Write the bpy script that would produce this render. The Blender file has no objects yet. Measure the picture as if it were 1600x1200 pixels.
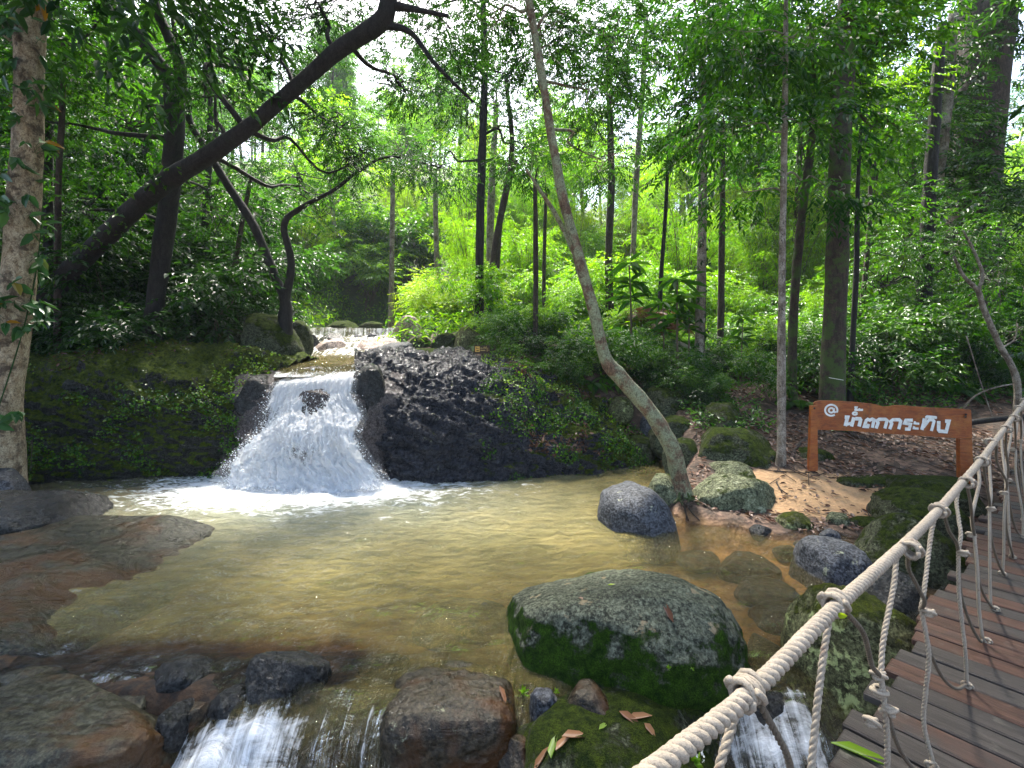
import bpy, math, random
import numpy as np
from mathutils import Vector, noise as mnoise

# ---------------------------------------------------------------- camera, sky, sun
sc = bpy.context.scene
COL = sc.collection
EYE = 2.1            # eye height above the pool
F = 750.0            # focal length in pixels of the 1600 px wide picture
HZ = 547.0           # horizon row
cam_d = bpy.data.cameras.new('camera'); cam = bpy.data.objects.new('camera', cam_d); COL.objects.link(cam)
cam.location = (0, 0, EYE); cam.rotation_euler = (math.radians(90), 0, 0)
cam_d.sensor_width = 36; cam_d.lens = 36 * F / 1600; cam_d.shift_y = -(600 - HZ) / 1600
cam_d.clip_start = 0.05; cam_d.clip_end = 2000
sc.camera = cam

SUN_EL, SUN_AZ = math.radians(60), math.radians(-14)    # azimuth from +Y towards +X
w = bpy.data.worlds.new('World'); sc.world = w; w.use_nodes = True
nt = w.node_tree; bg = nt.nodes['Background']
sky = nt.nodes.new('ShaderNodeTexSky'); sky.sky_type = 'NISHITA'; sky.sun_disc = False
sky.sun_elevation = SUN_EL; sky.sun_rotation = SUN_AZ
sky.air_density = 1.0; sky.dust_density = 4.0; sky.ozone_density = 1.0
nt.links.new(sky.outputs[0], bg.inputs[0]); bg.inputs[1].default_value = 0.15
sd = bpy.data.lights.new('sun', 'SUN'); sd.energy = 5.0; sd.angle = math.radians(7); sd.color = (1, .95, .86)
so = bpy.data.objects.new('sun', sd); COL.objects.link(so)
sdir = Vector((math.sin(SUN_AZ) * math.cos(SUN_EL), math.cos(SUN_AZ) * math.cos(SUN_EL), math.sin(SUN_EL)))
so.rotation_euler = sdir.to_track_quat('Z', 'Y').to_euler(); so.location = (0, 0, 40)
sc.view_settings.view_transform = 'Standard'; sc.view_settings.look = 'None'
sc.view_settings.exposure = 2.1; sc.view_settings.gamma = 1.0
cy = sc.cycles
cy.max_bounces = 8; cy.diffuse_bounces = 3; cy.glossy_bounces = 3; cy.transmission_bounces = 4; cy.transparent_max_bounces = 12
cy.sample_clamp_indirect = 6.0
try: cy.use_denoising = True
except Exception: pass

# ---------------------------------------------------------------- helpers
rng = np.random.default_rng(7)
random.seed(7)
A = np.array

def P(px, py, d):
    return A([(px - 800) / F * d, d, EYE - (py - HZ) / F * d])

def G(px, py, z=0.0):
    d = (EYE - z) * F / (py - HZ)
    return A([(px - 800) / F * d, d, z])

def _hash(ix, iy, iz):
    n = (ix * 374761393 + iy * 668265263 + iz * 2147483647 + 12345) & 0xffffffff
    n = ((n ^ (n >> 13)) * 1274126177) & 0xffffffff
    return ((n ^ (n >> 16)) & 0xffffff) / float(0xffffff)

def vnoise(p):
    p = np.asarray(p, float)
    i = np.floor(p).astype(np.int64); f = p - i; f = f * f * (3 - 2 * f)
    r = 0
    for dx in (0, 1):
        for dy in (0, 1):
            for dz in (0, 1):
                wgt = (f[..., 0] if dx else 1 - f[..., 0]) * (f[..., 1] if dy else 1 - f[..., 1]) * (f[..., 2] if dz else 1 - f[..., 2])
                r = r + wgt * _hash(i[..., 0] + dx, i[..., 1] + dy, i[..., 2] + dz)
    return r * 2 - 1

def fbm(p, oct=4, lac=2.1, gain=.5, ridge=False):
    p = np.asarray(p, float); a = 1; s = 0; tot = 0
    for o in range(oct):
        v = vnoise(p + o * 17.3)
        if ridge: v = 1 - 2 * np.abs(v)
        s = s + a * v; tot += a; a *= gain; p = p * lac
    return s / tot

def sstep(a, b, x):
    t = np.clip((x - a) / (b - a), 0, 1); return t * t * (3 - 2 * t)

def set_props(o, label=None, cat=None, group=None, kind=None):
    if label: o['label'] = label
    if cat: o['category'] = cat
    if group: o['group'] = group
    if kind: o['kind'] = kind
    return o

def mesh_np(name, V, faces, mats, smooth=True, fattr=None, vattr=None, fmat=None):
    """faces: list of int arrays (n,k)"""
    me = bpy.data.meshes.new(name)
    V = np.asarray(V, np.float32)
    me.vertices.add(len(V)); me.vertices.foreach_set('co', V.ravel())
    fs = [np.asarray(f, np.int32) for f in faces if len(f)]
    nl = sum(f.size for f in fs); nf = sum(len(f) for f in fs)
    me.loops.add(nl); me.loops.foreach_set('vertex_index', np.concatenate([f.ravel() for f in fs]))
    me.polygons.add(nf)
    tot = np.concatenate([np.full(len(f), f.shape[1], np.int32) for f in fs])
    st = np.concatenate([[0], np.cumsum(tot)[:-1]]).astype(np.int32)
    me.polygons.foreach_set('loop_start', st)
    me.polygons.foreach_set('use_smooth', np.full(nf, smooth, bool))
    if not isinstance(mats, (list, tuple)): mats = [mats]
    for m in mats: me.materials.append(m)
    if fmat is not None: me.polygons.foreach_set('material_index', np.asarray(fmat, np.int32))
    me.update(calc_edges=True)
    for k, a in (fattr or {}).items():
        at = me.attributes.new(k, 'FLOAT', 'FACE'); at.data.foreach_set('value', np.asarray(a, np.float32))
    for k, a in (vattr or {}).items():
        at = me.attributes.new(k, 'FLOAT', 'POINT'); at.data.foreach_set('value', np.asarray(a, np.float32))
    me.validate()
    return me

def link(name, me, parent=None, loc=(0, 0, 0)):
    o = bpy.data.objects.new(name, me); COL.objects.link(o); o.location = loc
    if parent is not None: o.parent = parent
    return o

def empty(name, loc, label, cat, group=None, kind=None):
    o = bpy.data.objects.new(name, None); COL.objects.link(o); o.location = loc
    o.empty_display_size = .2
    return set_props(o, label, cat, group, kind)

def mk(name, V, faces, mats, parent=None, origin=None, **kw):
    """world-space vertices -> object with its origin at `origin` (or at its parent's)"""
    if parent is not None: org = A(parent.location)
    elif origin is not None: org = A(origin)
    else: org = np.zeros(3)
    me = mesh_np(name, np.asarray(V) - org, faces, mats, **kw)
    return link(name, me, parent, (0, 0, 0) if parent is not None else tuple(org))

class MB:
    """collects pieces into one mesh"""
    def __init__(s): s.V = []; s.Fs = {}; s.n = 0; s.fa = {}
    def add(s, V, *faces, var=0.5):
        for f in faces:
            f = np.asarray(f)
            if not len(f): continue
            s.Fs.setdefault(f.shape[1], []).append(f + s.n)
            s.fa.setdefault(f.shape[1], []).append(np.broadcast_to(np.asarray(var, float), (len(f),)))
        s.V.append(np.asarray(V, float)); s.n += len(V)
    def get(s):
        ks = sorted(s.Fs)
        return np.concatenate(s.V), [np.concatenate(s.Fs[k]) for k in ks], np.concatenate([np.concatenate(s.fa[k]) for k in ks])
    def obj(s, name, mats, parent=None, origin=None, smooth=True):
        V, Fc, fa = s.get()
        return mk(name, V, Fc, mats, parent, origin, smooth=smooth, fattr={'var': fa})

def grid_faces(nr, nc, wrap=False):
    r = np.arange(nr - 1)[:, None]; c = np.arange(nc if wrap else nc - 1)[None, :]
    c2 = (c + 1) % nc
    return np.stack([r * nc + c, r * nc + c2, (r + 1) * nc + c2, (r + 1) * nc + c], -1).reshape(-1, 4)

def catmull(pts, n):
    pts = np.asarray(pts, float); m = len(pts)
    if m == 2: return pts[0] + (pts[1] - pts[0]) * np.linspace(0, 1, n)[:, None]
    t = np.linspace(0, m - 1, n); i = np.clip(t.astype(int), 0, m - 2); f = (t - i)[:, None]
    pad = np.vstack([2 * pts[0] - pts[1], pts, 2 * pts[-1] - pts[-2]])
    p0, p1, p2, p3 = pad[i], pad[i + 1], pad[i + 2], pad[i + 3]
    return .5 * ((2 * p1) + (-p0 + p2) * f + (2 * p0 - 5 * p1 + 4 * p2 - p3) * f ** 2 + (-p0 + 3 * p1 - 3 * p2 + p3) * f ** 3)

def frames(path):
    T = np.gradient(path, axis=0); T /= np.linalg.norm(T, axis=1)[:, None] + 1e-12
    u = np.cross(T[0], [0.3, .5, .8]); u /= np.linalg.norm(u)
    U = []
    for t in T:
        u = u - t * np.dot(u, t); u = u / (np.linalg.norm(u) + 1e-12); U.append(u)
    U = A(U); return T, U, np.cross(T, U)

def tube_vf(pts, rad, n=None, seg=10, rough=0.0, cap=True, flute=None, freq=3.0):
    pts = np.asarray(pts, float)
    rad = np.broadcast_to(np.asarray(rad, float), (len(pts),))
    if n is None: n = max(2, len(pts) * 4)
    C = catmull(np.hstack([pts, rad[:, None]]), n); path = C[:, :3]; r = np.maximum(C[:, 3], 1e-4)
    T, U, W = frames(path)
    a = np.linspace(0, 2 * np.pi, seg, endpoint=False)
    R = r[:, None] * np.ones(seg)[None]
    if flute is not None: R = R * (1 + flute(np.linspace(0, 1, n)[:, None], a[None, :]))
    ring = path[:, None] + R[..., None] * (np.cos(a)[None, :, None] * U[:, None] + np.sin(a)[None, :, None] * W[:, None])
    V = ring.reshape(-1, 3)
    if rough > 0:
        nrm = (ring - path[:, None]).reshape(-1, 3); nrm /= np.linalg.norm(nrm, axis=1)[:, None] + 1e-9
        rr = np.repeat(r, seg)
        nz = fbm(V * A([1, 1, .35]) * freq / max(r.max(), .02) * .35, 3)
        V = V + nrm * (nz * rough * rr)[:, None]
    fc = grid_faces(n, seg, True)
    fs = [fc]
    if cap:
        V = np.vstack([V, path[0], path[-1]]); i0 = n * seg
        k = np.arange(seg); k2 = (k + 1) % seg
        fs.append(np.stack([k2, k, np.full(seg, i0)], 1))
        fs.append(np.stack([(n - 1) * seg + k, (n - 1) * seg + k2, np.full(seg, i0 + 1)], 1))
    return V, fs

def box_vf(c, size, rz=0.0, bev=0.0, axes=None):
    h = A(size) / 2
    if bev <= 0:
        V = A([[sx, sy, sz] for sz in (-1, 1) for sy in (-1, 1) for sx in (-1, 1)]) * h
        Fq = A([[0, 2, 3, 1], [4, 5, 7, 6], [0, 1, 5, 4], [2, 6, 7, 3], [0, 4, 6, 2], [1, 3, 7, 5]])
        fs = [Fq]
    else:
        b = min(bev, h.min() * .9)
        V = []; idx = {}
        for sz in (-1, 1):
            for sy in (-1, 1):
                for sx in (-1, 1):
                    for ax in range(3):
                        v = A([sx, sy, sz]) * (h - b); v[ax] = A([sx, sy, sz])[ax] * h[ax]
                        idx[(sx, sy, sz, ax)] = len(V); V.append(v)
        V = A(V); q = []; t = []
        for ax in range(3):
            o = [i for i in range(3) if i != ax]
            for s in (-1, 1):
                f = []
                for (p, r) in ((-1, -1), (1, -1), (1, 1), (-1, 1)):
                    k = [0, 0, 0]; k[ax] = s; k[o[0]] = p; k[o[1]] = r; f.append(idx[(*k, ax)])
                q.append(f)
            for p in (-1, 1):
                for r in (-1, 1):
                    k1 = [0, 0, 0]; k2 = [0, 0, 0]; k1[ax] = -1; k2[ax] = 1
                    for k in (k1, k2): k[o[0]] = p; k[o[1]] = r
                    q.append([idx[(*k1, o[0])], idx[(*k2, o[0])], idx[(*k2, o[1])], idx[(*k1, o[1])]])
        for sx in (-1, 1):
            for sy in (-1, 1):
                for sz in (-1, 1): t.append([idx[(sx, sy, sz, a)] for a in range(3)])
        q = A(q); t = A(t)
        def orient(F_):
            out = []
            for f in F_:
                n = np.cross(V[f[1]] - V[f[0]], V[f[2]] - V[f[0]])
                out.append(f if np.dot(n, V[f].mean(0)) > 0 else f[::-1])
            return A(out)
        fs = [orient(q), orient(t)]
    if axes is not None: V = V @ A(axes)
    else:
        c_, s_ = math.cos(rz), math.sin(rz)
        V = V @ A([[c_, s_, 0], [-s_, c_, 0], [0, 0, 1]])
    return V + A(c), fs

# ---------------------------------------------------------------- material helper
class NT:
    def __init__(s, name):
        s.m = bpy.data.materials.new(name); s.m.use_nodes = True; s.t = s.m.node_tree
        s.t.nodes.clear(); s.out = s.t.nodes.new('ShaderNodeOutputMaterial')
    def n(s, typ, ins=None, **props):
        nd = s.t.nodes.new('ShaderNode' + typ)
        for k, v in props.items(): setattr(nd, k, v)
        for k, v in (ins or {}).items(): s.set(nd.inputs[k], v)
        return nd
    def set(s, inp, v):
        if isinstance(v, bpy.types.NodeSocket): s.t.links.new(v, inp)
        elif isinstance(v, bpy.types.Node): s.t.links.new(v.outputs[0], inp)
        else:
            if isinstance(v, (tuple, list)) and len(v) == 3 and inp.type == 'RGBA': v = (*v, 1)
            inp.default_value = v
    def co(s, scale=(1, 1, 1), kind='Object'):
        tc = s.n('TexCoord'); mp = s.n('Mapping', {'Vector': tc.outputs[kind], 'Scale': scale}); return mp.outputs[0]
    def wpos(s, scale=(1, 1, 1)):
        g = s.n('NewGeometry'); mp = s.n('Mapping', {'Vector': g.outputs['Position'], 'Scale': scale}); return mp.outputs[0]
    def noise(s, vec, scale, detail=4, rough=.55, dist=0.0):
        return s.n('TexNoise', {'Vector': vec, 'Scale': scale, 'Detail': detail, 'Roughness': rough, 'Distortion': dist}).outputs[0]
    def ramp(s, fac, stops, interp='LINEAR'):
        r = s.n('ValToRGB', {'Fac': fac}); cr = r.color_ramp; cr.interpolation = interp
        while len(cr.elements) < len(stops): cr.elements.new(.5)
        for e, (p, c) in zip(cr.elements, stops):
            e.position = p; e.color = (*c, 1) if isinstance(c, (tuple, list)) else (c, c, c, 1)
        return r.outputs[0]
    def mix(s, f, a, b, blend='MIX'):
        nd = s.n('Mix', data_type='RGBA', blend_type=blend)
        s.set(nd.inputs[0], f); s.set(nd.inputs[6], a); s.set(nd.inputs[7], b); return nd.outputs[2]
    def math(s, op, a, b=0.0, c=0.0, clamp=False):
        nd = s.n('Math', operation=op, use_clamp=clamp); s.set(nd.inputs[0], a); s.set(nd.inputs[1], b); s.set(nd.inputs[2], c); return nd.outputs[0]
    def attr(s, name): return s.n('Attribute', attribute_name=name).outputs['Fac']
    def bump(s, h, dist, strength=1.0, normal=None):
        b = s.n('Bump', {'Height': h, 'Distance': dist, 'Strength': strength})
        if normal is not None: s.set(b.inputs['Normal'], normal)
        return b.outputs[0]
    def surf(s, v): s.set(s.out.inputs[0], v); return s.m

def up_mask(k):
    g = k.n('NewGeometry'); x = k.n('SeparateXYZ', {0: g.outputs['Normal']}); return x.outputs[2]

def rock_mat(name, c1, c2, moss=0.0, mode='top', mosscol=((.012, .03, .004), (.10, .14, .012)), rough=.75, wet=0.0, lichen=0.15,
             stain=None, bump=.012, scale=1.0, lichcol=(.34, .36, .24), grad=0.0, crease=2.0):
    k = NT(name); v = k.co()
    big = k.noise(v, 1.7 * scale, 6, .6, .3); fine = k.noise(v, 45 * scale, 5, .7)
    mid = k.noise(v, 9 * scale, 6, .65)
    col = k.mix(k.ramp(big, [(.35, 0.), (.65, 1.)]), c1, c2)
    col = k.mix(k.ramp(fine, [(.42, .0), (.62, .8)]), col, [min(1, x * 2.2 + .02) for x in c2])
    col = k.mix(k.ramp(k.noise(v, 26 * scale, 4, .8), [(.40, .85), (.5, 0.)]), col, [x * .35 for x in c1])
    col = k.mix(k.ramp(mid, [(.3, .55), (.55, 0.)]), col, [x * .45 for x in c1])
    if stain:
        s2 = k.noise(v, 2.6 * scale, 5, .6, .6)
        col = k.mix(k.ramp(s2, [(.48, 0.), (.62, .85)]), col, stain)
    if lichen > 0:
        vo = k.noise(v, 6.5 * scale, 8, .7, .2)
        col = k.mix(k.ramp(vo, [(.66 - lichen * .5, 0.), (.70 - lichen * .5, .75)]), col, lichcol)
    roughv = k.ramp(mid, [(.3, max(.12, rough - .15)), (.7, min(1, rough + .1))])
    hgt = k.math('ADD', k.math('MULTIPLY', mid, 1.0), k.math('MULTIPLY', fine, .35))
    cre = k.math('ABSOLUTE', k.math('SUBTRACT', k.noise(k.co((1, 1, 1.8)), 3.3 * scale, 5, .55, 1.0), .5))
    hgt = k.math('ADD', hgt, k.math('MULTIPLY', k.math('MINIMUM', cre, .16), crease))
    if moss > 0:
        up = up_mask(k)
        if mode == 'top': m = k.math('ADD', k.math('MULTIPLY', up, .5), .1)
        elif mode == 'low':
            z = k.n('SeparateXYZ', {0: v}).outputs[2]
            m = k.math('MULTIPLY_ADD', up, -.45, .62); m = k.math('SUBTRACT', m, k.math('MULTIPLY', z, .6))
        else: m = k.math('ADD', up, 0.0); m = k.math('MULTIPLY_ADD', up, .15, .25)
        m = k.math('ADD', m, k.math('MULTIPLY_ADD', k.noise(v, 3.0 * scale, 9, .75), 2.2, -1.1))
        m = k.math('ADD', m, moss - .5)
        if grad: m = k.math('ADD', m, k.math('MULTIPLY', k.n('SeparateXYZ', {0: v}).outputs[0], grad))
        mm = k.ramp(m, [(.38, 0.), (.52, 1.)])
        mc = k.mix(k.ramp(k.noise(v, 16, 5, .7), [(.35, 0.), (.68, 1.)]), mosscol[0], mosscol[1])
        mc = k.mix(k.ramp(k.noise(v, 130, 3, .8), [(.4, .75), (.6, 0.)]), mc, [x * .25 for x in mosscol[0]])
        col = k.mix(mm, col, mc); roughv = k.mix(mm, roughv, (.95, .95, .95))
        hgt = k.math('ADD', hgt, k.math('MULTIPLY', mm, k.math('MULTIPLY', k.noise(v, 90, 4, .8), 2.0)))
    b = k.n('BsdfPrincipled', {'Base Color': col, 'Roughness': roughv, 'Normal': k.bump(hgt, bump * 1.5)})
    b.inputs['Specular IOR Level'].default_value = .16 if wet > 0 else .12
    if wet > 0:
        b.inputs['Coat Weight'].default_value = wet * .6; b.inputs['Coat Roughness'].default_value = .09
        k.set(b.inputs['Coat Normal'], k.bump(k.math('ADD', hgt, k.noise(v, 30 * scale, 4, .6)), bump * 1.5))
    return k.surf(b.outputs[0])

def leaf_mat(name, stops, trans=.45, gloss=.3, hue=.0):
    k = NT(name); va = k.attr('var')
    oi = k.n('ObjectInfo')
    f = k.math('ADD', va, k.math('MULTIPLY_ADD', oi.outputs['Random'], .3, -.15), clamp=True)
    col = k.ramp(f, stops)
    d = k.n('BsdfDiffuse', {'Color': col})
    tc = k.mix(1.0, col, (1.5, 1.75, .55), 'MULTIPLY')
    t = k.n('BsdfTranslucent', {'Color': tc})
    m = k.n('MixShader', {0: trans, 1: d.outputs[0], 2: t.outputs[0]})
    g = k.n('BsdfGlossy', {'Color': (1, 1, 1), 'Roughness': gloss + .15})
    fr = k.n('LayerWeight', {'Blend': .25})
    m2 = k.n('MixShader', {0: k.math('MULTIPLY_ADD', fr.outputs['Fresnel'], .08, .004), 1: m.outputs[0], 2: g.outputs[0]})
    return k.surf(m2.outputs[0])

def bark_mat(name, c1, c2, c3=None, moss=0.0, streak=.25, bump=.02, sc_=1.0, patch=.55):
    k = NT(name); v = k.co((1, 1, streak)); v2 = k.co()
    a = k.noise(v, 14 * sc_, 8, .78, .5); b_ = k.noise(v2, 5 * sc_, 7, .7, .3)
    col = k.mix(k.ramp(a, [(.40, 0.), (.60, 1.)]), c1, c2)
    if c3: col = k.mix(k.ramp(b_, [(patch - .05, 0.), (patch + .06, .9)]), col, c3)
    col = k.mix(k.ramp(k.noise(v2, 55 * sc_, 4, .8), [(.42, .5), (.55, 0.)]), col, [x * .4 for x in c1])
    crack = k.noise(k.co((1, 1, .5)), 24 * sc_, 5, .8, 1.2)
    col = k.mix(k.ramp(crack, [(.36, .9), (.46, 0.)]), col, [x * .2 for x in c1])
    if moss > 0:
        mm = k.ramp(k.noise(v2, 3.5, 6, .7), [(.62 - moss * .4, 0.), (.7 - moss * .4, .9)])
        col = k.mix(mm, col, k.mix(k.noise(v2, 60, 3, .7), (.02, .05, .006), (.07, .11, .015)))
    h = k.math('ADD', a, k.math('MULTIPLY', crack, .6))
    bs = k.n('BsdfPrincipled', {'Base Color': col, 'Roughness': .85, 'Normal': k.bump(h, bump)})
    return k.surf(bs.outputs[0])

def simple_mat(name, col, rough=.6, bumpv=None):
    k = NT(name)
    b = k.n('BsdfPrincipled', {'Base Color': col, 'Roughness': rough})
    if bumpv: k.set(b.inputs['Normal'], k.bump(k.noise(k.co(), bumpv[0], 4), bumpv[1]))
    return k.surf(b.outputs[0])

M = {}
M['rock_grey'] = rock_mat('grey_granite', (.02, .022, .026), (.062, .066, .074), lichen=.06, rough=.62)
M['rock_big'] = rock_mat('mossy_granite', (.025, .028, .02), (.08, .088, .06), moss=.70, mode='low', lichen=.10, rough=.8, mosscol=((.014, .045, .003), (.08, .19, .010)), lichcol=(.26, .2, .12))
M['rock_olive'] = rock_mat('olive_granite', (.04, .044, .024), (.11, .12, .068), moss=.28, lichen=.14, rough=.85)
M['rock_moss'] = rock_mat('moss_granite', (.02, .023, .013), (.055, .062, .034), moss=.60, lichen=.06, rough=.85)
M['rock_yellow'] = rock_mat('yellow_moss_granite', (.035, .035, .016), (.085, .09, .04), moss=.50, lichen=.2, rough=.85, mosscol=((.02, .035, .005), (.16, .19, .02)), lichcol=(.36, .42, .18))
M['rock_wet'] = rock_mat('wet_dark_granite', (.005, .0055, .006), (.020, .021, .021), lichen=0, rough=.27, wet=.3, bump=.026)
M['rock_brown'] = rock_mat('wet_brown_granite', (.007, .006, .003), (.028, .020, .010), lichen=.03, rough=.35, wet=.45, stain=(.05, .018, .003), bump=.012)
M['rock_shelf'] = rock_mat('wet_shelf_granite', (.006, .007, .004), (.030, .030, .017), lichen=0, rough=.36, wet=.3, stain=(.05, .022, .006), bump=.02, scale=.7, crease=4.0)
M['rock_pale'] = rock_mat('pale_granite', (.16, .12, .10), (.32, .26, .23), lichen=.03, rough=.7)
M['rock_slab'] = rock_mat('slab_granite', (.012, .012, .007), (.038, .037, .022), lichen=.0, rough=.40, wet=.35, stain=(.065, .028, .008), bump=.015, scale=.8)
M['outcrop'] = rock_mat('outcrop_rock', (.010, .011, .015), (.038, .040, .050), moss=.36, mode='top', lichen=.03, rough=.33, wet=.4, bump=.045, grad=.22, crease=5.5, mosscol=((.03, .06, .004), (.22, .30, .018)))
M['outcrop_moss'] = rock_mat('outcrop_moss_rock', (.009, .010, .008), (.035, .038, .032), moss=.72, mode='top', lichen=.03, rough=.45, wet=.3, bump=.05, crease=6.0, mosscol=((.03, .065, .004), (.24, .33, .018)))
M['ledge'] = rock_mat('fall_ledge_rock', (.03, .022, .02), (.085, .07, .065), lichen=0, rough=.35, wet=.6, bump=.03)

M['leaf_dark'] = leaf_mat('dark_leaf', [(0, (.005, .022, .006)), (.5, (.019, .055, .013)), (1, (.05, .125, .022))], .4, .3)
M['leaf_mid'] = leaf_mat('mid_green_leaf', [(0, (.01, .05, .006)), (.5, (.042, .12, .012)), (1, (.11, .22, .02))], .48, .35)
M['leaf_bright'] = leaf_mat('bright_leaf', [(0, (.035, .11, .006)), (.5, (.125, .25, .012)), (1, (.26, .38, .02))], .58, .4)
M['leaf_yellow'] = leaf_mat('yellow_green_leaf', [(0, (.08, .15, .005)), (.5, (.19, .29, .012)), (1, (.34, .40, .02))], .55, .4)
M['leaf_big'] = leaf_mat('glossy_leaf', [(0, (.02, .06, .02)), (.5, (.045, .12, .04)), (.93, (.09, .19, .06)), (1, (.35, .16, .01))], .35, .22)
M['leaf_dry'] = leaf_mat('dry_leaf', [(0, (.03, .014, .008)), (.5, (.11, .05, .03)), (1, (.24, .14, .10))], .15, .5)
M['leaf_dead'] = leaf_mat('dead_hanging_leaf', [(0, (.07, .03, .015)), (.5, (.18, .08, .04)), (1, (.3, .16, .08))], .3, .5)

M['bark_dark'] = bark_mat('dark_bark', (.010, .008, .008), (.035, .03, .028), (.02, .028, .014), patch=.62)
M['bark_brown'] = bark_mat('brown_bark', (.03, .02, .015), (.095, .068, .05), (.14, .13, .10), patch=.62)
M['bark_pale'] = bark_mat('pale_bark', (.11, .08, .055), (.30, .25, .19), (.42, .38, .31), patch=.52)
M['bark_flaky'] = bark_mat('flaky_pale_bark', (.26, .18, .10), (.60, .50, .34), (.045, .028, .018), patch=.55, streak=.6, bump=.02)
M['bark_lichen'] = bark_mat('lichen_bark', (.10, .055, .03), (.24, .15, .085), (.30, .33, .19), moss=.0, patch=.49, streak=.6)
M['bark_moss'] = bark_mat('mossy_brown_bark', (.025, .016, .010), (.075, .052, .034), (.06, .06, .03), moss=.35, patch=.6)
M['twig'] = simple_mat('twig_bark', (.10, .075, .05), .85)
# ---------------------------------------------------------------- terrain
POOL = A([(-14, 7.3), (-9.5, 7.4), (-7.9, 8.2), (-4.8, 8.7), (-4.4, 8.7), (-2.3, 8.7), (-.7, 8.6), (.54, 8.9), (2.0, 9.7), (3.0, 9.3), (2.8, 7.6), (2.2, 6.9),
          (1.9, 6.2), (2.3, 5.75), (3.1, 5.4), (3.4, 4.6), (2.6, 3.9), (2.25, 3.1), (2.6, 2.2), (3.5, -10), (-4.2, -10), (-5.2, 2.0), (-14, 2.2)])

def sdist(x, y, poly):
    x = np.asarray(x, float); y = np.asarray(y, float)
    d = np.full(x.shape, 1e9); ins = np.zeros(x.shape, bool); n = len(poly)
    for i in range(n):
        a = poly[i]; b = poly[(i + 1) % n]; e = b - a
        t = np.clip(((x - a[0]) * e[0] + (y - a[1]) * e[1]) / (e @ e), 0, 1)
        d = np.minimum(d, np.hypot(x - a[0] - t * e[0], y - a[1] - t * e[1]))
        c = ((a[1] > y) != (b[1] > y)) & (x < (b[0] - a[0]) * (y - a[1]) / (b[1] - a[1] + 1e-12) + a[0])
        ins ^= c
    return np.where(ins, -d, d)

SCX = lambda y: -3.4 - (y - 8) * .228            # upper stream centre line
SHW = lambda y: np.interp(y, [8, 9, 11, 13.5, 16, 24], [.62, .75, .85, 1.2, 1.3, 1.4])
SZ = lambda y: np.interp(y, [8.2, 9, 10.4, 11.2, 12, 13, 14, 14.5], [1.62, 1.72, 1.86, 1.93, 2.06, 2.30, 2.46, 2.5]) + np.where(y > 14.5, .27, 0)

def height(x, y, detail=True):
    x = np.asarray(x, float); y = np.asarray(y, float)
    p = np.stack([x, y, x * 0], -1)
    wr = sstep(1.2, 3.2, x - np.clip(y - 9, 0, 8) * .3)
    br = np.interp(y, [-40, 0, 4, 5.2, 5.8, 6.5, 7.1, 8, 10, 15, 25, 60, 200], [.5, -.3, -.05, .0, .08, .20, .36, .58, 1.15, 2.0, 4.2, 17, 60])
    bb = np.interp(y, [-40, 0, 7, 9.0, 9.9, 10.8, 15, 20, 26, 60, 200], [.5, .4, .3, .4, 1.1, 1.85, 2.75, 3.3, 4.8, 22, 75])
    b = bb * (1 - wr) + br * wr
    left = np.clip(-x - 5.5, 0, 60)
    b = b + sstep(10, 13, y) * left * .22 * np.exp(-left * .02) + (1 - sstep(8, 12, y)) * left * .1
    b = b + sstep(6, 12, x) * sstep(4, 9, y) * .25
    b = b + fbm(p * .45, 4) * (.12 + .25 * sstep(10, 25, y)) * sstep(5, 9, y + np.abs(x))
    # upper stream channel
    cx = SCX(y); hw = SHW(y); ch = sstep(hw + .9, hw - .1, np.abs(x - cx)) * sstep(8.0, 8.4, y) * (1 - sstep(24, 27, y))
    b = b * (1 - ch) + (SZ(y) - .3) * ch
    s = sdist(x, y, POOL) + fbm(p * 1.7, 3) * .12
    dep = .16 + .62 * np.exp(-(((x + 1.2) / 2.6) ** 2 + ((y - 6.3) / 1.7) ** 2)) + .05 * fbm(p * 2.2, 3)
    lipy = 3.0 + .08 * np.sin(x * 2.3)
    bed = -dep - 1.1 * sstep(0, 1.0, lipy - y) - .15 * sstep(-.1, .3, lipy - y)
    sh = sstep(3.7, 3.25, y) * sstep(-.7, -1.3, x) * (y > 2.7)
    bed = bed * (1 - sh * sstep(2.75, 3.0, y)) + sh * sstep(2.75, 3.0, y) * (-.07 + .06 * fbm(p * 3.3 + 2, 4, ridge=True))
    k = sstep(-.28, .22, s)
    h = bed * (1 - k) + b * k
    if detail:
        h = h + fbm(p * 5, 3) * .022 * (1 - .3 * k) + fbm(p * 1.6 + 9, 3, ridge=True) * .03 * (1 - k)
    return h

def axis(spec):
    out = [np.arange(a, b, s) for a, b, s in spec]; return np.unique(np.round(np.concatenate(out), 4))
gx = axis([(-160, -30, 5), (-30, -10, .6), (-10, 8, .06), (8, 14, .25), (14, 40, .8), (40, 165, 5)])
gy = axis([(-60, -4, 3), (-4, 1.6, .3), (1.6, 9.4, .06), (9.4, 14, .14), (14, 32, .4), (32, 60, 1.5), (60, 220, 6)])
X, Y = np.meshgrid(gx, gy)
Z = height(X, Y)
s_ = sdist(X, Y, POOL)
sandm = np.exp(-(((X - 3.9) / 1.1) ** 2 + ((Y - 6.45) / .62) ** 2) ** 1.5) + .40 * np.exp(-(((X - 5.0) / 2.0) ** 2 + ((Y - 6.4) / .8) ** 2))
bedm = sstep(.15, -.1, s_ + (fbm(np.stack([X, Y, X * 0], -1) * 3, 3) * .1)) * (Z < .12)
k = NT('forest_ground'); v = k.wpos()
lit = k.n('TexVoronoi', {'Vector': k.wpos((1, 1, 1)), 'Scale': 17.0, 'Randomness': 1.0})
c = k.ramp(k.noise(v, 7, 6, .7), [(.25, (.012, .009, .006)), (.5, (.05, .032, .02)), (.75, (.10, .06, .038))])
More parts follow.
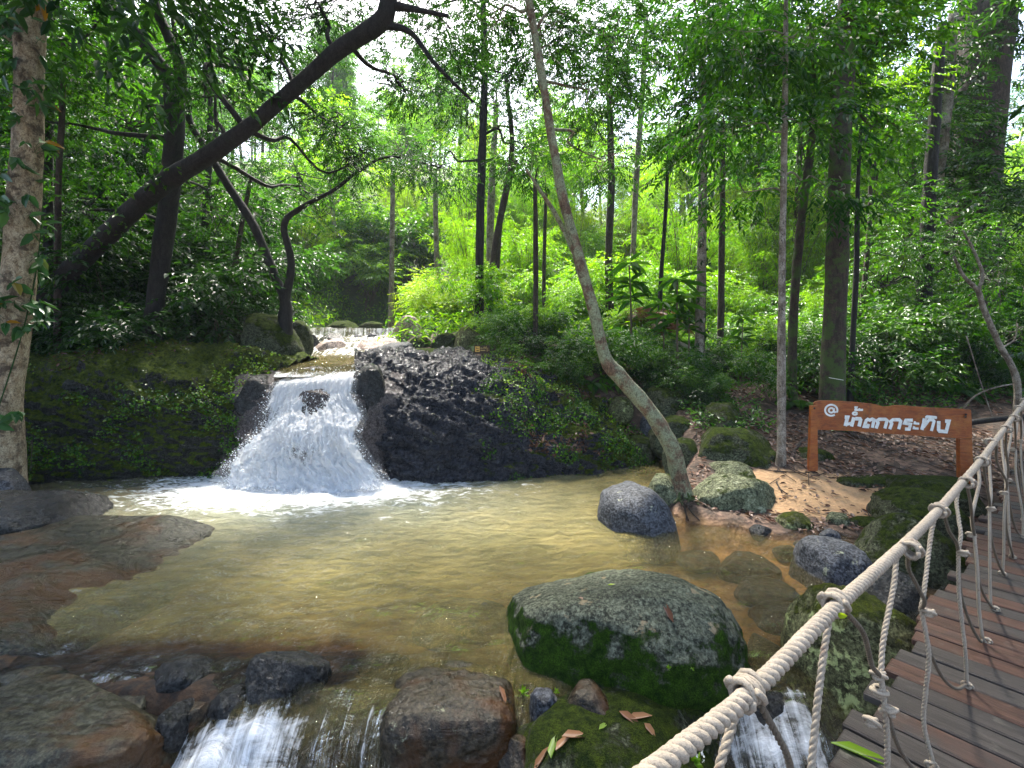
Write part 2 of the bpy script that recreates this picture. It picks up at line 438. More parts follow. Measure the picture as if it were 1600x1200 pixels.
lc = k.mix(k.n('SeparateColor', {0: lit.outputs['Color']}).outputs[0], (.05, .025, .015), (.26, .16, .11))
c = k.mix(k.ramp(k.noise(v, 3.1, 5, .7), [(.42, 0.), (.6, .75)]), c, lc)
sand = k.mix(k.noise(v, 14, 6, .7), (.36, .20, .09), (.62, .40, .21))
sand = k.mix(k.ramp(k.noise(v, 60, 4, .7), [(.3, .6), (.45, 0.)]), sand, (.16, .085, .04))
c = k.mix(k.ramp(k.math('ADD', k.attr('sand'), k.math('MULTIPLY_ADD', k.noise(v, 4, 5, .7), .9, -.45)), [(.4, 0.), (.62, 1.)]), c, sand)
grn = k.ramp(k.noise(v, 1.3, 5, .6), [(.5, 0.), (.66, .8)])
c = k.mix(k.math('MULTIPLY', k.math('MULTIPLY_ADD', grn, .3, .75), k.attr('far'), clamp=True), c, k.mix(k.noise(v, 2.5, 6, .8), (.008, .025, .004), (.07, .16, .015)))
bedc = k.mix(k.ramp(k.noise(v, 2.4, 6, .65, .6), [(.34, 0.), (.6, 1.)]), (.16, .075, .022), (.46, .25, .085))
bedc = k.mix(k.ramp(k.noise(v, 9, 5, .7), [(.3, .6), (.5, 0.)]), bedc, (.07, .035, .012))
bedc = k.mix(k.attr('brink'), bedc, k.mix(k.ramp(k.noise(v, 7, 6, .75), [(.4, 0.), (.6, 1.)]), (.006, .005, .004), (.06, .028, .010)))
c = k.mix(k.attr('bed'), c, bedc)
h = k.math('ADD', k.noise(v, 30, 5, .75), k.math('MULTIPLY', lit.outputs['Distance'], .8))
gm = k.n('BsdfPrincipled', {'Base Color': c, 'Roughness': .85, 'Normal': k.bump(h, .02)})
M['ground'] = k.surf(gm.outputs[0])
V = np.stack([X, Y, Z], -1).reshape(-1, 3)
mk('ground', V, [grid_faces(*X.shape)], M['ground'], vattr={'sand': sandm.ravel(), 'bed': bedm.ravel(), 'far': sstep(12, 18, Y).ravel(), 'brink': (sstep(3.9, 3.3, Y) * sstep(-.9, -.4, fbm(np.stack([X, Y * 2, X * 0], -1) * 2.6, 4))).ravel()})['kind'] = 'structure'

def hz(x, y): return float(height(A([x]), A([y]))[0])

# ---------------------------------------------------------------- water
def water_mat(name):
    k = NT(name); v = k.wpos()
    foam = k.attr('foam'); murk = k.attr('murk')
    fn = k.noise(k.wpos((1, 2.1, 1)), 4.2, 8, .72, 1.1)
    f = k.math('ADD', foam, k.math('MULTIPLY_ADD', k.n('Mix', {0: k.n('Attribute', attribute_name='speed').outputs['Fac'], 2: fn, 3: k.math('MULTIPLY_ADD', fn, .45, k.math('MULTIPLY', k.noise(k.n('Attribute', attribute_name='flow').outputs['Vector'], .9, 7, .72, 1.2), .55))}).outputs[0], 2.4, -1.25))
    f = k.math('MULTIPLY', k.ramp(f, [(.42, 0.), (.85, 1.)]), k.ramp(foam, [(.02, 0.), (.2, 1.)]))
    rip = k.noise(k.wpos((1, 1.9, 1)), 4.5, 6, .62, .7)
    rip2 = k.noise(k.wpos((1, 2.0, 1)), 15, 4, .6, .5)
    sp = k.n('Attribute', attribute_name='speed').outputs['Fac']
    st = k.noise(k.n('Attribute', attribute_name='flow').outputs['Vector'], 1.0, 5, .6, .4)
    hh = k.math('ADD', rip, k.math('MULTIPLY', rip2, .3)); hh = k.math('ADD', hh, k.math('MULTIPLY', k.math('MULTIPLY', st, sp), 1.6))
    nrm = k.bump(hh, .16)
    mcol = k.mix(k.ramp(k.noise(v, 1.1, 4, .6), [(.35, 0.), (.65, 1.)]), (.24, .205, .065), (.43, .345, .115))
    mcol = k.mix(k.attr('milk'), mcol, (.36, .41, .34))
    body = k.n('BsdfDiffuse', {'Color': mcol, 'Normal': nrm})
    tr = k.n('BsdfTransparent', {'Color': k.mix(murk, (.96, .93, .85), (.62, .58, .34))})
    inner = k.n('MixShader', {0: k.math('MULTIPLY', murk, .93), 1: tr.outputs[0], 2: body.outputs[0]})
    gl = k.n('BsdfGlossy', {'Color': (1, 1, 1), 'Roughness': .06, 'Normal': nrm})
    fr = k.n('Fresnel', {'IOR': 1.45, 'Normal': nrm})
    m = k.n('MixShader', {0: k.math('MULTIPLY', fr.outputs[0], 1.0, clamp=True), 1: inner.outputs[0], 2: gl.outputs[0]})
    fo = k.n('BsdfDiffuse', {'Color': (.86, .88, .90), 'Normal': k.bump(fn, .05)})
    fin = k.n('MixShader', {0: k.math('MINIMUM', f, .93), 1: m.outputs[0], 2: fo.outputs[0]})
    return k.surf(fin.outputs[0])
M['water'] = water_mat('stream_water')

wx = axis([(-14, -8, .12), (-8, 4.2, .03)]); wy = axis([(-4, 2.2, .1), (2.2, 3.4, .02), (3.4, 9.0, .035)])
X, Y = np.meshgrid(wx, wy)
p = np.stack([X, Y, X * 0], -1)
H = height(X, Y)
lip = 3.02 + .08 * np.sin(X * 2.3) + .07 * fbm(p * 2.5, 2)
q = np.clip(lip - Y, 0, 5)
dr = -np.minimum(1.0, q * .45 + 1.0 * q ** 2)
casc = sstep(-.25, .25, q - .1)
stk = fbm(np.stack([X * 9, Y * 1.2, X * 0], -1), 4)
Zw = dr + casc * stk * .05
Zw += (fbm(p * A([1.4, 2.4, 1]), 4) * .05 + fbm(p * A([5, 9, 1]), 3) * .024 + fbm(p * A([2.6, 5, 1]) + 7, 4, ridge=True) * .022) * (1 - casc * .5)
fd = np.hypot((X + 3.1) / 1.8, (Y - 7.5) / 1.0)
Zw += .10 * np.exp(-((X + .8) / .3) ** 2 - ((Y - 2.72) / .25) ** 2) + .07 * np.exp(-((X + 1.6) / .4) ** 2 - ((Y - 2.6) / .3) ** 2) * (1 + fbm(p * 9, 4) * 1.5)
Zw += .05 * np.exp(-fd ** 2) * fbm(p * 9, 3) + .03 * np.exp(-fd ** 2)
foam = .92 * np.exp(-(fd ** 2) * .75) + .42 * np.exp(-(np.hypot((X + 3.6) / 4.2, (Y - 7.2) / 1.25) ** 2))
lf = np.exp(-((X + 1.62) / .40) ** 4) * sstep(2.95, 2.78, Y) + .45 * np.exp(-((X + .85) / .36) ** 2) * sstep(3.1, 2.75, Y) + .95 * np.exp(-((X - 1.55) / .34) ** 2) * sstep(3.08, 2.9, Y)
foam = foam + lf * .80 + .3 * sstep(2.7, 2.3, Y)
foam = foam + .16 * np.exp(-((X + 1.0) / 1.8) ** 2 - ((Y - 3.7) / .6) ** 2)
depth = np.clip(Zw - H, 0, 3)
murk = 1 - np.exp(-np.clip(depth - .06, 0, 3) * 7.0); murk *= 1 - .9 * casc
murk *= 1 - .72 * sstep(.8, 2.0, X) * sstep(6.8, 5.8, Y)
fl = np.stack([X * 13 + .8 * np.sin(Y * 3), Y * 1.6, X * 0], -1)
me = mesh_np('water', np.stack([X, Y, Zw], -1).reshape(-1, 3), [grid_faces(*X.shape)], M['water'],
             vattr={'milk': np.exp(-(np.hypot((X + 3.2) / 3.4, (Y - 6.9) / 1.7) ** 2)).ravel() * .85, 'foam': foam.ravel(), 'murk': murk.ravel(), 'speed': sstep(3.7, 2.95, Y).ravel()})
at = me.attributes.new('flow', 'FLOAT_VECTOR', 'POINT'); at.data.foreach_set('vector', fl.reshape(-1, 3).astype(np.float32).ravel())
# keep only faces not buried deep in the banks
import bmesh
bm = bmesh.new(); bm.from_mesh(me); bm.verts.ensure_lookup_table()
buried = (Zw - H).ravel() < -.10
bmesh.ops.delete(bm, geom=[v_ for v_ in bm.verts if buried[v_.index]], context='VERTS'); bm.to_mesh(me); bm.free()
link('water', me)['kind'] = 'structure'

# upper stream water
ys = np.concatenate([np.arange(8.35, 14.45, .04), np.arange(14.45, 14.56, .01), np.arange(14.6, 19, .1)]); us = np.linspace(-1, 1, 61)
Yu = np.repeat(ys[:, None], 61, 1); hwid = SHW(ys)[:, None] + .25 * sstep(8.8, 10, ys)[:, None]
Xu = SCX(ys)[:, None] + us[None] * hwid
pu = np.stack([Xu, Yu, Xu * 0], -1)
Zu = SZ(Yu) + .0 - .0 * us[None] ** 2 + fbm(pu * 3, 4) * .05 + fbm(pu * A([4, 1.5, 1]), 4, ridge=True) * .10 * sstep(10.8, 12, Yu) * (1 - sstep(14.2, 14.4, Yu))
fo = .22 + .45 * np.exp(-((Yu - 8.3) / .6) ** 2) + .36 * sstep(10.6, 11.8, Yu) * (1 - sstep(14.6, 14.9, Yu))
me = mesh_np('stream', np.stack([Xu, Yu, Zu], -1).reshape(-1, 3), [grid_faces(*Xu.shape)], M['water'],
             vattr={'foam': fo.ravel(), 'murk': np.full(Xu.size, .3), 'milk': np.zeros(Xu.size), 'speed': np.ones(Xu.size)})
at = me.attributes.new('flow', 'FLOAT_VECTOR', 'POINT'); at.data.foreach_set('vector', np.stack([Xu * 10, Yu * 1.5, Xu * 0], -1).reshape(-1, 3).astype(np.float32).ravel())
link('stream', me)['kind'] = 'structure'

# ---------------------------------------------------------------- outcrops (lofted rock masses)
def loft(cols, nu, nv, disp, seed=0, freq=1.4):
    rows = A([catmull(A(c), nv) for c in cols])           # (ncols,nv,3)
    Gd = A([catmull(rows[:, j], nu) for j in range(nv)])  # (nv,nu,3)
    du = np.gradient(Gd, axis=1); dv = np.gradient(Gd, axis=0)
    N = np.cross(du, dv); N /= np.linalg.norm(N, axis=-1)[..., None] + 1e-9
    q = Gd * freq + seed
    st_ = q @ A([[1, 0, .35], [0, 1, .2], [-.3, 0, 1]]); n = fbm(q, 5) * 1.0 + fbm(st_ * A([.8, .8, 3.0]) + 5, 5, ridge=True) * .75 + fbm(q * 5, 5, ridge=True) * .42 + np.floor(fbm(q * .9 + 30, 3) * 5) * .14
    return Gd + N * (n * disp)[..., None]

def outcrop(name, cols, nu, nv, disp, mat, label, seed, freq=1.4):
    Gd = loft(cols, nu, nv, disp, seed, freq)
    o = mk(name, Gd.reshape(-1, 3), [grid_faces(nv, nu)], mat, origin=Gd.reshape(-1, 3).mean(0) * A([1, 1, 0]))
    set_props(o, label, 'rock outcrop')
    return o, Gd

def col(px, base, *rest):
    """base and rest = (px, py, d) points; adds a foot below the water"""
    pts = [P(*base)]; foot = pts[0].copy(); foot[2] -= .7; foot[1] += .1
    out = [foot] + pts + [P(*r) for r in rest]
    b = out[-1].copy(); b[1] += 1.2; b[2] -= .35; out.append(b)
    return out
RC = [col(0, (596, 752, 8.1), (580, 680, 8.25), (565, 610, 8.6), (555, 572, 9.3), (560, 562, 10.4)),
      col(0, (610, 752, 7.75), (600, 690, 7.95), (590, 625, 8.35), (590, 572, 9.2), (590, 560, 10.4)),
      col(0, (665, 752, 7.65), (660, 680, 7.75), (650, 615, 8.4), (655, 574, 9.3), (655, 560, 10.6)),
      col(0, (735, 750, 7.72), (735, 668, 8.0), (735, 610, 8.6), (740, 574, 9.4), (745, 562, 10.6)),
      col(0, (840, 745, 7.95), (835, 672, 8.2), (825, 615, 8.8), (810, 582, 9.5), (800, 570, 10.6)),
      col(0, (930, 737, 8.2), (920, 685, 8.5), (905, 640, 9.0), (885, 608, 9.7), (875, 595, 10.8)),
      col(0, (1000, 724, 8.8), (990, 695, 9.0), (975, 668, 9.5), (955, 635, 10.1), (945, 615, 11)),
      col(0, (1040, 718, 9.0), (1035, 706, 9.2), (1025, 695, 9.6), (1010, 670, 10.2), (1000, 650, 11))]
_, RG = outcrop('rock_outcrop', RC, 420, 240, .20, M['outcrop'], 'dark wet rock outcrop to the right of the waterfall, mossy with fallen leaves', 3.0)
LC = [col(0, (-160, 790, 6.6), (-150, 690, 6.8), (-120, 610, 7.3), (-110, 575, 8.3)),
      col(0, (-60, 765, 7.1), (-60, 680, 7.3), (-40, 595, 7.7), (-30, 565, 8.8)),
      col(0, (40, 757, 7.5), (35, 680, 7.65), (50, 600, 8.0), (60, 560, 9.2)),
      col(0, (150, 750, 7.8), (140, 670, 7.85), (150, 590, 8.3), (160, 548, 9.5)),
      col(0, (250, 747, 7.9), (250, 680, 7.9), (250, 600, 8.3), (260, 545, 9.7)),
      col(0, (345, 742, 8.05), (350, 680, 8.05), (365, 605, 8.4), (375, 548, 9.9)),
      col(0, (385, 740, 8.2), (385, 680, 8.3), (400, 605, 8.6), (440, 556, 10.0)),
      col(0, (400, 735, 8.6), (400, 680, 8.7), (425, 605, 8.9), (480, 560, 10.2))]
_, LG = outcrop('rock_outcrop', LC, 360, 200, .17, M['outcrop_moss'], 'broad dark outcrop left of the waterfall with mossy top and creepers on its face', 11.0)
EC = [[A([x, 8.0 + o, -.7]), A([x, 7.95 + o, 0]), A([x, 8.0 + o, .5]), A([x, 8.15 + o, 1.0]), A([x, 8.35 + o * .6, 1.45]), A([x - .1, 9.0, 1.62]), A([x - .3, 10.0, 1.7])]
      for x, o in ((-4.9, .15), (-4.5, 0), (-3.9, -.1), (-3.3, -.28), (-2.7, -.3), (-2.3, -.1), (-1.9, .1))]
outcrop('rock_ledge', EC, 150, 120, .10, M['ledge'], 'brown rock ledge behind the falling white water', 21.0)

# ---------------------------------------------------------------- main waterfall
nv, nu = 260, 220
vv = np.linspace(0, 1, nv)[:, None] * np.ones(nu)[None]; uu = np.ones(nv)[:, None] * np.linspace(0, 1, nu)[None]
prof = catmull(A([[8.95, 1.70], [8.6, 1.68], [8.32, 1.60], [8.16, 1.32], [8.02, 1.08], [7.74, .90], [7.60, .62], [7.54, .34], [7.36, .09], [7.1, .0]]), nv)
xl = np.interp(vv, [0, .25, .4, .7, 1], [-4.05, -4.1, -4.2, -4.35, -4.7]); xr = np.interp(vv, [0, .25, .4, .7, 1], [-2.7, -2.6, -2.45, -2.25, -1.9])
xl = xl + .16 * fbm(np.stack([vv * 5, vv * 0, vv * 0], -1), 3); xr = xr + .14 * fbm(np.stack([vv * 6, vv * 0 + 9, vv * 0], -1), 3) + .22 * sstep(.55, 1, vv)
Xf = xl + (xr - xl) * uu
Yf = prof[:, 0][:, None] + .10 * np.abs(uu - .55) ** 2 - .22 * np.exp(-((uu - .62) / .25) ** 2) * sstep(.4, .8, vv)
Zf = prof[:, 1][:, None] + 0 * uu
Zf = Zf - .12 * np.exp(-((uu - .05) / .2) ** 2) * sstep(.2, .5, vv) * (1 - sstep(.7, .9, vv))
q = np.stack([uu * 9, vv * 6, uu * 0], -1)
clump = fbm(q, 5) + .8 * fbm(q * A([3.2, 1.6, 1]) + 4, 5, ridge=True) * .6 + .5 * fbm(q * A([8, 6, 1]), 3)
big = fbm(np.stack([uu * 3.5, vv * 4, uu * 0 + 2], -1), 3); Yf = Yf - .20 * big * sstep(.15, .4, vv); Zf = Zf + .10 * big * sstep(.15, .4, vv) * sstep(1, .85, vv)
amp = .025 + .11 * sstep(.12, .6, vv)
lipn = fbm(np.stack([uu * 4, uu * 0, uu * 0], -1) + 3, 3); Zf = Zf - (.20 * np.abs(uu - .62) ** 1.6 + .09 * lipn) * (1 - sstep(.45, .8, vv)) * sstep(0, .12, vv); Yf = Yf - .10 * np.abs(lipn) - .13 * sstep(.06, .25, vv) * (1 - sstep(.6, .95, vv))
Yf = Yf - clump * amp * .8; Zf = Zf + clump * amp * .6
edge = sstep(0, .16, uu) * sstep(1, .86, uu) * sstep(0, .12, vv) * (1 - .75 * sstep(.85, 1, vv))
# darker windows where the rock shows through
rockwin = np.exp(-(((uu - .20) / .17) ** 2 + ((vv - .43) / .13) ** 2)) * .72 + np.exp(-(((uu - .55) / .20) ** 2 + ((vv - .70) / .09) ** 2)) * .80
k = NT('white_water')
den = k.attr('dens')
st = k.noise(k.n('Attribute', attribute_name='flow').outputs['Vector'], 1.0, 8, .75, .5)
s2 = k.noise(k.wpos((1, 1, .8)), 26, 6, .8, .4)
a = k.math('ADD', den, k.math('MULTIPLY_ADD', st, 1.3, -.65)); a = k.math('ADD', a, k.math('MULTIPLY_ADD', s2, .9, -.45))
al = k.ramp(a, [(.30, 0.04), (.62, .97)])
dcol = k.mix(k.ramp(a, [(.3, 0.), (.8, 1.)]), (.86, .90, .94), (.98, .98, .99))
df = k.n('BsdfDiffuse', {'Color': dcol, 'Normal': k.bump(k.math('ADD', st, s2), .022)}); tl = k.n('BsdfTranslucent', {'Color': (.95, .97, 1.0)})
w1 = k.n('MixShader', {0: .42, 1: df.outputs[0], 2: tl.outputs[0]})
gl = k.n('BsdfGlossy', {'Roughness': .15, 'Normal': k.bump(st, .05)}); tr = k.n('BsdfTransparent')
w0 = k.n('MixShader', {0: .12, 1: tr.outputs[0], 2: gl.outputs[0]})
wm = k.n('MixShader', {0: al, 1: w0.outputs[0], 2: w1.outputs[0]})
M['white_water'] = k.surf(wm.outputs[0])
me = mesh_np('waterfall', np.stack([Xf, Yf, Zf], -1).reshape(-1, 3), [grid_faces(nv, nu)], M['white_water'], vattr={'dens': (edge * 1.25 - rockwin * 1.0).ravel()})
at = me.attributes.new('flow', 'FLOAT_VECTOR', 'POINT')
at.data.foreach_set('vector', np.stack([uu * 20, vv * 9, uu * 0], -1).reshape(-1, 3).astype(np.float32).ravel())
wf = empty('waterfall', (-3.3, 7.9, 0), 'short broad white waterfall tumbling between the two dark outcrops into the pool', 'waterfall')
wfo = link('water_sheet', me, wf); wfo.location = -A(wf.location)
# spray: countless droplets and clots of thrown water
ico = A([(0, 0, 1), (.9, 0, -.3), (-.45, .78, -.3), (-.45, -.78, -.3)]); icf = A([[0, 1, 2], [0, 2, 3], [0, 3, 1], [1, 3, 2]])
def droplets(name, C, R, mat, parent):
    n = len(C); rot = rng.normal(size=(n, 3, 3)); rot = np.linalg.qr(rot)[0]
    V = (np.einsum('ij,njk->nik', ico, rot) * R[:, None, None] + C[:, None]).reshape(-1, 3)
    Fc = (icf[None] + (np.arange(n) * 4)[:, None, None]).reshape(-1, 3)
    o = mk(name, V, [Fc], mat, parent, smooth=True); o['kind'] = 'stuff'; return o
k = NT('droplet'); d1 = k.n('BsdfDiffuse', {'Color': (.9, .93, .96)}); d2 = k.n('BsdfTranslucent', {'Color': (.85, .9, .95)})
M['droplet'] = k.surf(k.n('MixShader', {0: .4, 1: d1.outputs[0], 2: d2.outputs[0]}).outputs[0])
n = 9000
ri = (np.clip(rng.beta(2.2, 1.5, n), 0, .999) * nv).astype(int); ci = (rng.uniform(.04, .97, n) * nu).astype(int)
C = np.stack([Xf[ri, ci], Yf[ri, ci], Zf[ri, ci]], -1); cl = (clump[ri, ci] + .3)
C[:, 1] -= np.abs(rng.normal(0, .07, n)); C[:, 2] += rng.normal(.03, .06, n); C[:, 0] += rng.normal(0, .05, n)
keep = (rng.uniform(0, 1, n) < np.clip(.35 + cl, .05, 1)) & (C[:, 2] > -.02)
droplets('spray', C[keep], rng.gamma(2.0, .0026, keep.sum()) + .0025, M['droplet'], wf)
# ---------------------------------------------------------------- boulders
_ico = {}
def icos(sub):
    if sub not in _ico:
        b = bmesh.new(); bmesh.ops.create_icosphere(b, subdivisions=sub, radius=1)
        b.verts.ensure_lookup_table()
        _ico[sub] = (A([v_.co[:] for v_ in b.verts]), A([[v_.index for v_ in f.verts] for f in b.faces])); b.free()
    return _ico[sub]

def rock_vf(c, r, seed, sub=5, boxy=2.6, cuts=7, lump=.18, rz=0.0, tilt=0.0, fine=.035):
    V, Fc = icos(sub); V = V.copy(); rg = np.random.default_rng(seed)
    V = V / (np.sum(np.abs(V) ** boxy, 1) ** (1 / boxy))[:, None]
    V = V * (1 + lump * fbm(V * 1.1 + seed * 3.7, 3))[:, None]
    for _ in range(cuts):
        nrm = rg.normal(size=3); nrm[2] = abs(nrm[2]) * .8; nrm /= np.linalg.norm(nrm)
        dd = rg.uniform(.74, .95); e = V @ nrm - dd
        V = V - nrm * (np.where(e > 0, e * .82, 0))[:, None]
    V = V * (1 + fine * fbm(V * 7 + seed, 4) + fine * .6 * fbm(V * 3.2 + seed, 3, ridge=True))[:, None]
    V = V * A(r)
    ct, st = math.cos(tilt), math.sin(tilt); V = V @ A([[ct, 0, st], [0, 1, 0], [-st, 0, ct]])
    c_, s_ = math.cos(rz), math.sin(rz); V = V @ A([[c_, s_, 0], [-s_, c_, 0], [0, 0, 1]])
    return V + A(c), Fc

ROCKS = []
def rock(box, d, mat, label, seed, ry=None, group=None, cat='boulder', sink=.25, **kw):
    x0, x1, yt, yb = box
    rx = (x1 - x0) / 2 / F * d; rz_ = (yb - yt) / 2 / F * d * (1 + sink)
    ry = ry or rx * .8
    top = EYE - (yt - HZ) / F * d
    c = A([((x0 + x1) / 2 - 800) / F * d, d, top - rz_])
    V, Fc = rock_vf(c, (rx, ry, rz_), seed, **kw)
    name = 'rock' if cat != 'boulder' else 'boulder'
    o = mk(name, V, [Fc], M[mat], origin=c); set_props(o, label, cat, group); ROCKS.append(o); return o

rock((772, 1152, 898, 1085), 3.50, 'rock_big', 'largest rounded boulder in mid stream, grey on top with thick green moss on its flank', 101, ry=.62, sink=.35, sub=6, cuts=4, boxy=2.4, lump=.10, rz=-.12, tilt=.10)
rock((603, 808, 1070, 1215), 2.92, 'rock_brown', 'wet brown square-shouldered boulder at the bottom centre beside the big mossy one', 102, ry=.30, sink=.1, sub=6, boxy=4.5, cuts=2, lump=.08)
rock((375, 515, 1008, 1130), 3.12, 'rock_wet', 'black wet angular rock standing in the rapids above the left cascade', 103, ry=.26, sink=.5, sub=6, cuts=7, boxy=2.2, fine=.05)
rock((-90, 268, 1098, 1230), 2.75, 'rock_slab', 'large wet grey boulder at the bottom left corner', 104, ry=.36, sink=.3, sub=6, boxy=3.8, cuts=2)
rock((-70, 135, 768, 845), 5.75, 'rock_wet', 'smooth black boulder at the left edge of the pool', 105, ry=.75, sink=.4, sub=6, cuts=3)
rock((-80, 42, 735, 790), 6.5, 'rock_grey', 'small grey rock behind the black boulder at the left edge', 106, ry=.4)
# submerged slab at the left
sx = np.linspace(-1, 1, 150); SXg, SYg = np.meshgrid(sx, np.linspace(-1, 1, 200))
cxs = -5.1 - .12 * SYg + SXg * 2.2; cys = 4.5 + SYg * 1.45
ps = np.stack([cxs, cys, cxs * 0], -1)
rr = np.clip(1 - (np.abs(SXg) ** 3 + np.abs(SYg) ** 3), -1, 1)
zs = .13 + .03 * SYg - np.maximum(0, cxs + 3.9 + .25 * np.sin(cys * 1.7)) * .24 - .5 * sstep(.75, 1.0, np.abs(SXg)) - .5 * sstep(.75, 1.0, np.abs(SYg))
zs += fbm(ps * A([.9, 1.8, 1]) + 3, 4) * .05 + fbm(ps * 6, 4) * .014
set_props(mk('rock_slab', np.stack([cxs, cys, zs], -1).reshape(-1, 3), [grid_faces(200, 150)], M['rock_shelf'], origin=(-5.3, 4.5, 0)),
          'broad flat rock slab at the left, washed by a thin film of stream water', 'rock slab')
rock((650, 800, 944, 1010), 3.95, 'rock_slab', 'submerged brown rock just below the surface left of the big mossy boulder', 107, ry=.3, cuts=3, cat='rock')
rock((240, 330, 1030, 1075), 3.15, 'rock_wet', 'small wet rock breaking the water left of the black angular rock', 108, ry=.16, cat='rock')
rock((130, 250, 1076, 1110), 3.0, 'rock_slab', 'flat brown stone under shallow water above the bottom left boulder', 109, ry=.18, cat='rock', boxy=3)
rock((262, 345, 1088, 1125), 2.98, 'rock_brown', 'orange brown stone at the brink of the left cascade', 110, ry=.16, cat='rock')
rock((330, 395, 1072, 1120), 3.0, 'rock_wet', 'dark stone wedged left of the black angular rock', 111, ry=.15, cat='rock')
rock((870, 962, 1078, 1160), 2.85, 'rock_brown', 'brown angular stone with orange top under the big mossy boulder', 114, ry=.18, cuts=7, cat='rock')
rock((825, 872, 1080, 1130), 2.9, 'rock_grey', 'little grey stone between two brown rocks under the big boulder', 115, ry=.1, cat='rock')
rock((805, 865, 1135, 1185), 2.75, 'rock_moss', 'small dark mossy stone at the bottom beside fallen leaves', 116, ry=.12, cat='rock')
rock((770, 830, 1150, 1230), 2.7, 'rock_brown', 'reddish wet stone low beside the square-shouldered boulder', 117, ry=.14, cat='rock')
rock((800, 1120, 1120, 1300), 2.72, 'rock_moss', 'greenish flat slab sloping at the bottom centre under the rope', 118, ry=.45, boxy=3.4, cuts=2, cat='rock', tilt=-.12)
rock((1010, 1110, 1085, 1200), 2.95, 'rock_moss', 'dark mossy rock in the shade right under the big boulder', 119, ry=.25, cat='rock')
rock((1125, 1265, 1072, 1270), 3.02, 'rock_wet', 'black wet rock beneath the handrail rope with thin water threads', 120, ry=.3, sub=6, cat='rock')
rock((1243, 1425, 925, 1170), 3.12, 'rock_yellow', 'tall yellow-green mossy boulder carrying the edge of the footbridge', 121, ry=.45, sink=.4, sub=6, boxy=2.6, cuts=4)
rock((1243, 1352, 846, 925), 4.62, 'rock_grey', 'round grey boulder at the right shore below the sandy bank', 122, ry=.34, sink=.35, boxy=2.8, cuts=3)
rock((1348, 1500, 812, 925), 4.75, 'rock_moss', 'bright mossy boulder behind the handrail rope', 123, ry=.45, sink=.4)
rock((1330, 1440, 895, 985), 4.1, 'rock_wet', 'dark stone in the shade between the mossy boulders by the bridge', 124, ry=.3)
rock((1372, 1500, 768, 835), 5.6, 'rock_moss', 'dark olive boulder at the edge of the sand patch', 125, ry=.5)
rock((1395, 1520, 742, 790), 6.3, 'rock_moss', 'low mossy stone just in front of the right sign post', 126, ry=.5)
rock((938, 1046, 757, 850), 6.0, 'rock_grey', 'smooth bluish grey slab of rock leaning at the foot of the leaning tree', 127, ry=.6, sink=.7, boxy=2.4, cuts=2, lump=.10, tilt=.22, rz=.3)
rock((1012, 1058, 738, 785), 6.45, 'rock_olive', 'pale lichen-spotted stone touching the left side of the leaning trunk', 128, ry=.25)
rock((1078, 1212, 742, 812), 6.35, 'rock_olive', 'oblong olive grey boulder right of the leaning trunk', 129, ry=.4, boxy=2.5, cuts=4, tilt=.12)
rock((1105, 1182, 724, 765), 7.1, 'rock_olive', 'greenish rounded boulder behind the oblong one', 130, ry=.35)
rock((1100, 1160, 716, 745), 7.9, 'rock_moss', 'small mossy stone at the back of the boulder pair', 131, ry=.3)
rock((1210, 1272, 798, 842), 5.75, 'rock_yellow', 'flat brownish stone at the front rim of the sand patch', 132, ry=.2, boxy=3, cat='rock')
for i, (b_, d_, m_, l_) in enumerate([
        ((1288, 1328, 800, 826), 5.75, 'rock_olive', 'small stone on the rim of the sand left of two others'),
        ((1322, 1372, 806, 832), 5.7, 'rock_moss', 'small mossy stone on the rim of the sand nearest the dark olive boulder'),
        ((1282, 1312, 826, 848), 5.35, 'rock_grey', 'fist-sized grey stone above the round shore boulder'),
        ((1164, 1208, 820, 850), 5.6, 'rock_wet', 'black stone half in the orange shallows below the oblong boulder'),
        ((1243, 1270, 845, 862), 5.3, 'rock_grey', 'tiny grey stone at the water line left of the round shore boulder'),
        ((1210, 1245, 852, 872), 5.25, 'rock_slab', 'little brown stone in the shallows'),
        ((1362, 1400, 838, 862), 5.2, 'rock_olive', 'small olive stone tucked beside the bright mossy boulder')]):
    rock(b_, d_, m_, l_, 140 + i, cat='rock', sub=4)
rock((1080, 1205, 668, 745), 7.8, 'rock_moss', 'moss-covered mound of rock in the shade behind the leaning tree', 150, ry=.7, boxy=2.3)
rock((990, 1090, 600, 720), 9.9, 'rock_moss', 'dark mossy boulder right behind the leaning trunk', 151, ry=.8)
rock((948, 988, 618, 655), 9.6, 'rock_yellow', 'pale yellowish stone behind the end of the right outcrop', 152, ry=.3, cat='rock')
rock((1040, 1098, 684, 742), 8.0, 'rock_moss', 'dark mossy stone low behind the lower leaning trunk', 161, ry=.35, cat='rock')
rock((1092, 1160, 630, 690), 8.7, 'rock_moss', 'mossy stone above the moss-covered mound', 162, ry=.4, cat='rock')
rock((1018, 1078, 650, 706), 8.8, 'rock_moss', 'mossy stone in the crook behind the bend of the leaning trunk', 163, ry=.4, cat='rock')
rock((1176, 1222, 700, 742), 7.5, 'rock_moss', 'small mossy stone at the foot of the pole-like tree', 164, ry=.25, cat='rock')
rock((968, 1022, 680, 722), 9.0, 'rock_moss', 'small green stone at the water end of the right outcrop', 153, ry=.35, cat='rock')
rock((1000, 1040, 645, 690), 9.4, 'rock_grey', 'grey block in the gap beside the leaning trunk', 154, ry=.3, cat='rock')
rock((1355, 1465, 678, 712), 8.6, 'rock_moss', 'flat dark green mossy stone framed under the sign board', 155, ry=.5)
rock((1300, 1420, 740, 762), 6.9, 'rock_moss', 'long low mossy stone on the path in front of the sign', 156, ry=.3, boxy=3)
